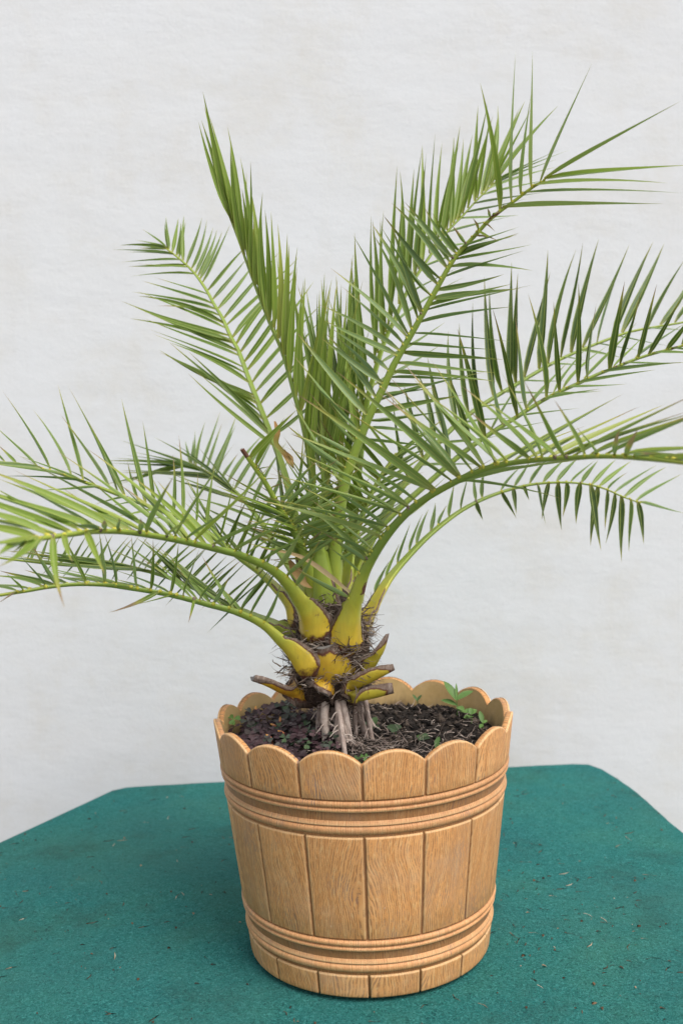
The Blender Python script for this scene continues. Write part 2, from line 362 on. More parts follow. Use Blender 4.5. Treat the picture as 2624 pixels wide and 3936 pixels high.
# ------------------------------------------------------------------ the setting
def build_setting():
    mb = MB(); mb.grid([[(-25, -25, -0.70), (25, -25, -0.70)], [(-25, 25, -0.70), (25, 25, -0.70)]], [[(0.5, 0, 0, 0)] * 2] * 2)
    tag(link('ground', mb.mesh('ground', M['ground'])), kind='structure')
    mb = MB()
    y0, y1, x0, x1, z0, z1 = 0.96, 1.20, -4, 4, -0.699, 2.9
    vs = [(x0, y0, z0), (x1, y0, z0), (x1, y0, z1), (x0, y0, z1), (x0, y1, z0), (x1, y1, z0), (x1, y1, z1), (x0, y1, z1)]
    mb.add(vs, [(0, 1, 2, 3), (5, 4, 7, 6), (4, 0, 3, 7), (1, 5, 6, 2), (3, 2, 6, 7), (4, 5, 1, 0)])
    w = link('plaster_wall', mb.mesh('plaster_wall', M['wall'], smooth=False))
    tag(w, 'white painted plaster wall with faint stains behind the palm', 'wall')
    # platform with a clipped-corner outline, felt wrapped over its edge
    base = [(-0.72, -0.55), (0.56, -0.55), (0.56, 0.05), (0.524, 0.23), (0.507, 0.36), (0.494, 0.52), (0.482, 0.60), (0.466, 0.665), (0.448, 0.695), (0.42, 0.701), (0.29, 0.695),
            (0.0, 0.679), (-0.26, 0.664), (-0.40, 0.654), (-0.445, 0.649), (-0.470, 0.632), (-0.52, 0.535), (-0.598, 0.388), (-0.72, 0.155)]
    P = []
    for k, (x, y) in enumerate(base):           # cloth edge: slightly uneven
        x2, y2 = base[(k + 1) % len(base)]; nn = max(1, int(math.hypot(x2 - x, y2 - y) / 0.02))
        for q in range(nn):
            xx, yy = x + (x2 - x) * q / nn, y + (y2 - y) * q / nn
            w = 0.0016 * mnoise.noise((xx * 18, yy * 18, 0)) + 0.0008 * mnoise.noise((xx * 70, yy * 70, 2))
            P.append(Vector((xx + w, yy + w, 0)))
    cx, cy = -0.1, 0.08
    rows, cols = [], []
    for dz, ins in ((-0.66, 0.0), (-0.02, 0.0), (-0.008, 0.0015), (-0.002, 0.005), (0.0, 0.012)):
        r = []
        for p in P:
            d = Vector((p.x - cx, p.y - cy, 0)); r.append(p - d.normalized() * ins + Vector((0, 0, dz)))
        rows.append(r)
    mb = MB(); mb.grid(rows, close=True)
    mb.add(rows[-1], [tuple(range(len(P)))])
    mb.add([p + Vector((0, 0, 0)) for p in rows[0]], [tuple(range(len(P)))[::-1]])
    pf = empty('display_platform', (cx, cy, -0.70))
    tag(pf, 'platform covered in green felt carpet with clipped corners under the tub', 'platform')
    link('felt_cover', mb.mesh('felt_cover', M['carpet'], (cx, cy, -0.70), smooth=False), pf)
    mb = MB()
    rows = [[Vector((cx + (p.x - cx) * 0.94, cy + (p.y - cy) * 0.94, z)) for p in P] for z in (-0.699, -0.661)]
    mb.grid(rows, [[(0.2, 0, 0, 0)] * len(P)] * 2, close=True)
    link('plinth', mb.mesh('plinth', M['ground'], (cx, cy, -0.70), smooth=False), pf)
    # crumbs, straw and chips lying on the felt
    mb = MB(); r = random.Random(21)
    for i in range(620):
        for _ in range(20):
            x, y = r.uniform(-0.58, 0.5), r.uniform(-0.25, 0.62)
            if r.random() < 0.16: x, y = r.gauss(0.25, 0.08), r.gauss(0.06, 0.12)
            if math.hypot(x, y) > 0.155 and (x > -0.45 or y < 0.4 + (x + 0.6) * 1.5): break
        a = r.uniform(0, PI); s = r.choice([0.0006, 0.0008, 0.0011, 0.0017]); L = s * r.choice([1, 1.4, 2, 4.5]) if r.random() < 0.75 else r.uniform(0.004, 0.011)
        w = s if L < 0.004 else 0.0006
        d = Vector((math.cos(a), math.sin(a), 0)); n = Vector((-d.y, d.x, 0)); p = Vector((x, y, 0.0002))
        h = Vector((0, 0, w * 1.1)); v = r.random(); c = [(v * .85 if r.random() < 0.45 else v * 0.3, 0, 0, 0)] * 6
        k = n * r.uniform(-0.3, 0.3) * L
        mb.add([p - d * L - n * w * 0.5, p - d * L * 0.7 + n * w * 0.6 + h, p + k - n * w + h * .4, p + k + n * w + h, p + d * L * 0.8 - n * w * 0.4 + h * 0.8, p + d * L + n * w * 0.5],
               [(0, 2, 3, 1), (2, 4, 5, 3), (0, 1, 3), (2, 3, 5)], c)
    tag(link('debris', mb.mesh('debris', M['bits'])), kind='stuff')
build_setting()

# ------------------------------------------------------------------ the tub
NP = 16; PHI0 = -0.0316; STEP = 2 * PI / NP
HV, RISE = 0.2815, 0.0155
def RZ(z): return 0.1486 + 0.0294 * z / 0.241 + (0.0006 if z > 0.241 else 0)
def top_z(u):                                   # scallop: circular arc, u in -1..1
    hc = 0.0355; Rr = (hc * hc + RISE * RISE) / (2 * RISE)
    return HV + math.sqrt(max(Rr * Rr - (u * hc) ** 2, 0)) - (Rr - RISE)
def pol(r, a, z): return Vector((r * math.sin(a), -r * math.cos(a), z))

def build_tub():
    t = empty('flower_tub', (0, 0, 0))
    tag(t, 'round tub moulded like a wooden barrel with a scalloped rim and two hoops', 'planter')
    REC = 0.0021; TH = 0.0062
    # inner shell with the scalloped rim
    NA = NP * 16
    angs = [PHI0 + STEP * k / 16 for k in range(NA)]
    us = [(k % 16) / 8 - 1 for k in range(NA)]
    rows, cols, uvs = [], [], []
    def row(fz, fr, dk=0.0):
        rr, cc, uu = [], [], []
        for a, u in zip(angs, us):
            z = fz(u); rr.append(pol(fr(z, u), a, z)); cc.append((dk, 0, 0, 0)); uu.append((a * 0.17, z))
        rows.append(rr); cols.append(cc); uvs.append(uu)
    row(lambda u: 0.0004, lambda z, u: RZ(z) - 0.016, 1)
    row(lambda u: 0.0062, lambda z, u: RZ(z) - 0.0145, 1)
    row(lambda u: 0.0072, lambda z, u: RZ(z) - REC, 1)
    for z in (0.05, 0.1, 0.15, 0.2, 0.24, 0.262): row(lambda u, z=z: z, lambda z, u: RZ(z) - REC, 1)
    row(lambda u: top_z(u) - 0.006, lambda z, u: RZ(z) - REC, 1)
    n_out = len(rows)
    mb = MB(); mb.grid(rows, cols, uvs, close=True)
    t1 = rows[-1]
    rows, cols, uvs = [t1], [cols[-1]], [uvs[-1]]
    row(lambda u: top_z(u) - 0.0008, lambda z, u: RZ(z) - REC - 0.0002)
    row(lambda u: top_z(u) - 0.0002, lambda z, u: RZ(z) - REC - 0.0012)
    row(lambda u: top_z(u) - 0.0002, lambda z, u: RZ(z) - REC - TH + 0.0012)
    row(lambda u: top_z(u) - 0.0014, lambda z, u: RZ(z) - REC - TH)
    mb.grid(rows, cols, uvs, close=True)
    t2 = rows[-1]
    rows, cols, uvs = [t2], [cols[-1]], [uvs[-1]]
    row(lambda u: top_z(u) - 0.008, lambda z, u: RZ(z) - REC - TH)
    for z in (0.255, 0.235, 0.20): row(lambda u, z=z: z, lambda z, u: RZ(z) - REC - TH)
    mb.grid(rows, cols, uvs, close=True, mi=1)
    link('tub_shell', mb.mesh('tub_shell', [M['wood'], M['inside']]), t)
    # floor of the tub
    mb = MB(); mb.add([pol(RZ(0) - 0.012, a, 0.006) for a in angs[::8]], [tuple(range(NA // 8))[::-1]], [(1, 0, 0, 0)] * (NA // 8))
    mb.add([pol(RZ(0.2) - 0.0085, a, 0.2) for a in angs[::8]], [tuple(range(NA // 8))], [(1, 0, 0, 0)] * (NA // 8))
    link('tub_floor', mb.mesh('tub_floor', M['inside'], smooth=False), t)

    def panel(z0, zt, gap=0.0011):
        """slab between two joints, centred on angle 0; zt(u) top edge; returns a mesh"""
        half = STEP / 2
        ul = [-1, -0.985, -0.955, -0.9, -0.75, -0.5, -0.25, 0, 0.25, 0.5, 0.75, 0.9, 0.955, 0.985, 1]
        vl = [0, 0.0007, 0.0022, 0.25, 0.5, 0.75, -0.0026, -0.0010, -0.0002, 0]
        rows, cols, uvs = [], [], []
        nv = len(vl)
        for j, v in enumerate(vl):
            rr, cc, uu = [], [], []
            for i, u in enumerate(ul):
                ztop = zt(u); H = ztop - z0
                z = z0 + v if j < 3 else (z0 + v * H if j < 6 else ztop + v)
                k = min(i, len(ul) - 1 - i)
                dr = {0: -REC - 0.0006, 1: -0.0006, 2: -0.0001}.get(k, 0.0)
                dk = {0: 1.0, 1: 0.55, 2: 0.15}.get(k, 0.0); li = {1: 0.25, 2: 0.5}.get(k, 0.0)
                if j == 0: dr = min(dr, -REC - 0.0006); dk = 1
                elif j == 1: dr = min(dr, -0.0006); dk = max(dk, 0.5)
                elif j == nv - 1: dr = min(dr, -REC - 0.0006); dk = 0.0 if z0 > 0.2 else 0.7; li = 0.8
                elif j == nv - 2: dr = min(dr, -0.0013); li = 0.9; dk *= 0.3
                elif j == nv - 3: dr = min(dr, -0.0002); li = 0.9; dk *= 0.5
                r = RZ(z) + dr + 0.0003
                a = u * (half - gap / r)
                rr.append(pol(r, a, z)); cc.append((dk, li, 0, 0)); uu.append((a * 0.17, z))
            rows.append(rr); cols.append(cc); uvs.append(uu)
        mb = MB(); mb.grid(rows, cols, uvs)
        return mb
    for name, z0, zt in (('scallop_board', 0.2408, lambda u: top_z(u * 0.985) + 0.0002), ('stave', 0.0765, lambda u: 0.1982), ('base_block', 0.0055, lambda u: 0.0332)):
        me = panel(z0, zt).mesh(name, M['wood'])
        for k in range(NP):
            o = link(name, me, t); o.rotation_euler.z = PHI0 + STEP * (k + 0.5)
    # moulded hoops: bead, thin bead, cove, bead
    prof = [(0.0, -0.0030, 1), (0.0003, -0.0020, 1), (0.0012, 0.0006, .1), (0.003, 0.0018, 0), (0.005, 0.0019, 0), (0.0068, 0.0011, 0), (0.0079, -0.0006, .3), (0.0083, -0.0016, 1),
            (0.0088, -0.0006, .4), (0.0096, 0.0012, 0), (0.0112, 0.0016, 0), (0.0124, 0.0013, -1), (0.0131, 0.0005, -.6), (0.0134, -0.0012, .1), (0.0139, -0.0042, .35), (0.0160, -0.0058, .15), (0.0190, -0.0052, 0), (0.0220, -0.0034, 0),
            (0.0252, -0.0011, 0), (0.0278, 0.0004, -.5), (0.0288, 0.0004, -1), (0.0292, -0.0006, .3), (0.0296, -0.0016, 1), (0.0302, -0.0004, .4), (0.0312, 0.0011, 0), (0.0335, 0.0018, 0), (0.0358, 0.0017, 0), (0.0378, 0.0009, 0),
            (0.0390, -0.0008, .3), (0.0396, -0.0018, 1), (0.0402, -0.0022, 1), (0.0430, -0.0032, 1)]
    for ztop in (0.2409, 0.0764):
        rows, cols, uvs = [], [], []
        for dz, dr, dk in prof:
            z = ztop - dz; rr, cc, uu = [], [], []
            for k in range(192):
                a = 2 * PI * k / 192; rr.append(pol(RZ(z) + dr, a, z)); cc.append((max(dk, 0), max(-dk, 0), 0, 0)); uu.append((a * 0.17, z))
            rows.append(rr[::-1]); cols.append(cc); uvs.append(uu[::-1])
        mb = MB(); mb.grid(rows, cols, uvs, close=True)
        # fix winding: rows go downward
        link('hoop', mb.mesh('hoop', M['hoop']), t)
build_tub()

# ------------------------------------------------------------------ soil and small plants
RIN = 0.1800 - 0.0083
def soil_z(x, y):
    r = math.hypot(x, y)
    z = 0.2545 + 0.006 * mnoise.noise((x * 14, y * 14, 1)) + 0.0035 * mnoise.noise((x * 45, y * 45, 5)) + 0.002 * mnoise.noise((x * 130, y * 130, 9))
    z += 0.012 * math.exp(-((x - 0.11) ** 2 + (y - 0.06) ** 2) / 0.004) + 0.014 * math.exp(-((x + 0.03) ** 2 + (y + 0.03) ** 2) / 0.0022)
    z += 0.006 * math.exp(-((x - 0.03) ** 2 + (y - 0.13) ** 2) / 0.004)
    return z
def build_soil():
    mb = MB(); rows, cols = [], []
    for i in range(46):
        r = (RIN + 0.0025) * (i / 45) ** 0.8; rr, cc = [], []
        for k in range(150):
            a = 2 * PI * k / 150; x, y = r * math.cos(a), r * math.sin(a)
            rr.append(Vector((x, y, soil_z(x, y)))); cc.append((0.35 + 0.3 * mnoise.noise((x * 60, y * 60, 3)), 0, 0, 0))
        rows.append(rr); cols.append(cc)
    mb.grid(rows, cols, close=True)
    r = random.Random(4)
    for i in range(3600):                       # crumbs and lumps
        q = (RIN - 0.003) * math.sqrt(r.random()); a = r.uniform(0, 2 * PI); x, y = q * math.cos(a), q * math.sin(a)
        s = r.choice([0.0008, 0.001, 0.0014, 0.002, 0.003, 0.0055]) * r.uniform(.6, 1.2); z = soil_z(x, y) + s * 0.3
        c = Vector((x, y, z)); vs = [c + Vector((d[0] * r.uniform(.5, 1.3), d[1] * r.uniform(.5, 1.3), d[2] * r.uniform(.5, 1.1))) * s for d in ((1, 0, 0), (0, 1, 0), (-1, 0, 0), (0, -1, 0), (0, 0, 1), (0, 0, -1))]
        v = r.choice([.1, .25, .4, .55, .7]) if r.random() < 0.96 else 2.5
        mb.add(vs, [(0, 1, 4), (1, 2, 4), (2, 3, 4), (3, 0, 4), (1, 0, 5), (2, 1, 5), (3, 2, 5), (0, 3, 5)], [(v, 0, 0, 0)] * 6)
    tag(link('soil', mb.mesh('soil', M['soil'])), kind='stuff')

def strand(mb, p, d, L, w, r, col, curl=0.5, seg=5, grav=0.0):
    pts = [p.copy()]
    for i in range(seg):
        d = (d + Vector((r.gauss(0, 1), r.gauss(0, 1), r.gauss(0, 1) - grav)) * curl * 0.35).normalized(); pts.append(pts[-1] + d * L / seg)
    s = Vector((r.gauss(0, 1), r.gauss(0, 1), r.gauss(0, 1))).normalized()
    rows = []
    for i, q in enumerate(pts):
        t = (pts[min(i + 1, seg)] - pts[max(i - 1, 0)]).normalized(); n = t.cross(s).normalized(); m2 = t.cross(n)
        ww = w * (1 - 0.7 * i / seg)
        rows.append([q + n * ww, q - n * ww * 0.5 + m2 * ww * .8, q - n * ww * .5 - m2 * ww * .8])
    mb.grid(rows, [[(col, 0, 0, 0)] * 3 for _ in pts], close=True)

def trefoil(mb, c, nrm, s, r, col, mi=0):
    nrm = nrm.normalized(); a = nrm.orthogonal().normalized(); b = nrm.cross(a); ph = r.uniform(0, 2 * PI)
    for k in range(3):
        q = ph + k * 2 * PI / 3; d = a * math.cos(q) + b * math.sin(q); e = a * -math.sin(q) + b * math.cos(q); fold = nrm * s * 0.16
        droop = nrm * -s * r.uniform(0.0, 0.35)
        def q2(x, y): return c + d * s * x + e * s * y + fold * abs(y) * 2.2 + droop * x * x
        mb.add([c, q2(.42, .34), q2(.78, .46), q2(.98, .30), q2(.84, 0), q2(.98, -.30), q2(.78, -.46), q2(.42, -.34)],
               [(0, 1, 2, 4), (2, 3, 4), (0, 4, 6, 7), (4, 5, 6)], [(col + r.uniform(-.05, .05), 0, 0, 0)] * 8, mi=mi)

def build_clover():
    mb = MB(); r = random.Random(11)
    n = 0
    while n < 300:
        x, y = r.uniform(-0.172, -0.03), r.uniform(-0.13, 0.15)
        if math.hypot(x, y) > RIN - 0.006: continue
        dens = 1.0 if x < -0.085 else 0.45
        if x > -0.062 and y > -0.03: continue
        if r.random() > dens: continue
        h = r.uniform(0.006, 0.024) * (1 if x < -0.07 else .65) + (0.006 if y > 0.05 else 0)
        z = soil_z(x, y); top = Vector((x + r.uniform(-.006, .006), y + r.uniform(-.006, .006), z + h))
        if math.hypot(top.x, top.y) > RIN - 0.004: continue
        s = r.uniform(0.0065, 0.0118)
        col = r.choice([.2, .35, .42, .5, .6, .68, .74]) if r.random() < 0.88 else r.choice([.8, .84, .88])
        trefoil(mb, top, Vector((r.gauss(0, .22), r.gauss(-.3, .22), 1)), s, r, col)
        strand(mb, Vector((x, y, z - 0.002)), (top - Vector((x, y, z))).normalized(), h + 0.002, 0.0004, r, .35, 0.05, 3)
        n += 1
    tag(link('clover_patch', mb.mesh('clover_patch', M['clover'])), kind='stuff')
    # orange buds
    info = [((-0.140, 0.068, 0.284), 'orange clover bud nearest the back left rim', (0.1, 0.1, 1)), ((-0.105, 0.020, 0.281), 'upright orange clover bud above the middle of the clover', (0.1, 0, 1)),
            ((-0.113, 0.008, 0.278), 'slanting pale pink bud beside the upright orange bud', (-0.9, -0.3, 0.5)), ((-0.102, -0.018, 0.276), 'pale orange bud in the front half of the clover', (-1, 0, 0.4)),
            ((-0.116, -0.032, 0.275), 'pink bud closest to the front left scallops', (-0.8, 0, 0.5)), ((-0.051, -0.030, 0.274), 'small pink bud beside the thick roots', (0.9, 0, 0.3))]
    for (x, y, z), lab, d in info:
        mb = MB(); d = Vector(d).normalized(); p = Vector((x, y, z)); L = 0.0085
        tube(mb, [p - d * L * .5, p - d * L * .25, p, p + d * L * .35, p + d * L * .5], [.0006, .0014, .0016, .0012, .0004], 7, lambda t: (t, 0, 0, 0))
        zz = soil_z(x, y); q = p - d * L * .5
        tube(mb, [Vector((q.x + .001, q.y, zz - .002)), q], [.0004, .0004], 5, (0.1, 0, 0, 0))
        tag(link('clover_bud', mb.mesh('clover_bud', M['bud'])), lab, 'flower bud', 'buds in the purple clover')

def blade(mb, p, d, L, w, up, col, droop=0.2):
    d = d.normalized(); s = d.cross(up).normalized(); u = s.cross(d).normalized(); rows = []
    for i in range(7):
        t = i / 6; ww = w * math.sin(PI * min(t * 0.92 + 0.06, 1)) ** 0.8 if i < 6 else 0.0001
        c = p + d * L * t - u * droop * L * t * t
        rows.append([c - s * ww + u * ww * .35, c, c + s * ww + u * ww * .35])
    mb.grid(rows, [[(col, 0, 0, 0)] * 3] * 7)

def weed(x, y, label, h, leaves, name='weed_seedling', lean=(0, 0), tone=0.72):
    z = soil_z(x, y) - 0.002; w = empty(name, (x, y, z)); tag(w, label, 'weed', 'weeds in the potting soil')
    O = Vector((x, y, z)); top = O + Vector((lean[0], lean[1], h))
    mb = MB(); tube(mb, [O, O + (top - O) * .5 + Vector((.001, 0, 0)), top], [.0009, .0008, .0005], 6, (tone, 0, 0, 0))
    link('stem', mb.mesh('stem', M['weed'], O), w)
    for t, az, el, L, wd in leaves:
        mb = MB(); d = Vector((math.cos(az) * math.cos(el), math.sin(az) * math.cos(el), math.sin(el)))
        blade(mb, O + (top - O) * t, d, L, wd, Vector((0, -.5, 1)), tone + R.uniform(-.12, .15))
        link('leaf', mb.mesh('leaf', M['weed'], O), w)

def build_weeds():
    weed(0.124, 0.060, 'tall green weed seedling by the right back wall of the tub', 0.024,
         [(1, 2.5, 1.0, .030, .0055), (1, .35, .5, .027, .0050), (1, 1.4, 1.3, .022, .002), (.7, 2.9, .45, .022, .0045), (.6, 5.2, .1, .016, .0045), (.5, -.6, -.1, .014, .004)])
    weed(0.140, 0.040, 'short bushy green weed right of the tall seedling', 0.014,
         [(1, 2.2, .7, .011, .0045), (1, .6, .6, .011, .0042), (.8, 4.4, .3, .012, .005), (.7, 3.4, .2, .010, .004), (1, 1.4, 1.1, .009, .0035)])
    weed(0.152, 0.022, 'thin weed with one long leaf close to the right rim', 0.010, [(1, 1.8, 1.1, .016, .0034), (.8, 4.2, -.2, .009, .0025), (.9, .3, .5, .008, .0025)])
    weed(0.086, -0.040, 'single bright green sprout in the bare soil at right', 0.004, [(1, 1.1, .75, .018, .0032), (.8, .2, .5, .010, .003)], tone=.5)
    weed(0.074, -0.012, 'dull green weed rosette in the bare soil at right', 0.006, [(1, 1.2, .5, .013, .0045), (1, 2.6, .4, .011, .004), (1, 4.2, .3, .012, .0045), (1, 5.5, .4, .010, .004)], tone=.12)
    weed(0.012, 0.045, 'dull grey green weed just right of the thick roots', 0.008, [(1, 1.0, .8, .016, .005), (1, 4.6, .2, .016, .005), (1, 2.4, .5, .012, .005), (.8, 5.6, .3, .012, .004)], tone=.08)
    weed(0.040, 0.015, 'pale green weed halfway between the roots and the right rim', 0.010, [(1, .8, .5, .012, .0055), (1, 2.6, .5, .012, .0055), (1, 4.4, .2, .012, .0055)], tone=.15)
    weed(0.078, 0.140, 'tiny sprout against the back wall of the tub', 0.012, [(1, 2.4, .9, .012, .002), (1, .5, .9, .011, .002)], tone=.35)
    weed(0.100, -0.068, 'small weed peeping over the front right scallop', 0.005, [(1, 2.8, .4, .011, .0035), (1, .4, .4, .010, .003)], tone=.2)
    for (x, y), lab, s, tone in (((-0.012, -0.110), 'green clover sprig by the front joint of the scallops', .0085, .25), ((-0.001, -0.100), 'small light clover sprig right of the front clover sprig', .006, .55),
                                 ((-0.165, 0.030), 'pale green clover leaf against the left rim', .0095, .75)):
        z = soil_z(x, y); O = Vector((x, y, z - .002)); mb = MB(); top = Vector((x, y, z + .010))
        if lab.startswith('pale'): top.z += .012
        trefoil(mb, top, Vector((.1, -.7, 1)), s, R, tone); tube(mb, [O, top], [.0005, .0004], 5, (tone, 0, 0, 0))
        tag(link('clover_sprig', mb.mesh('clover_sprig', M['weed'])), lab, 'clover', 'single green clover sprigs')

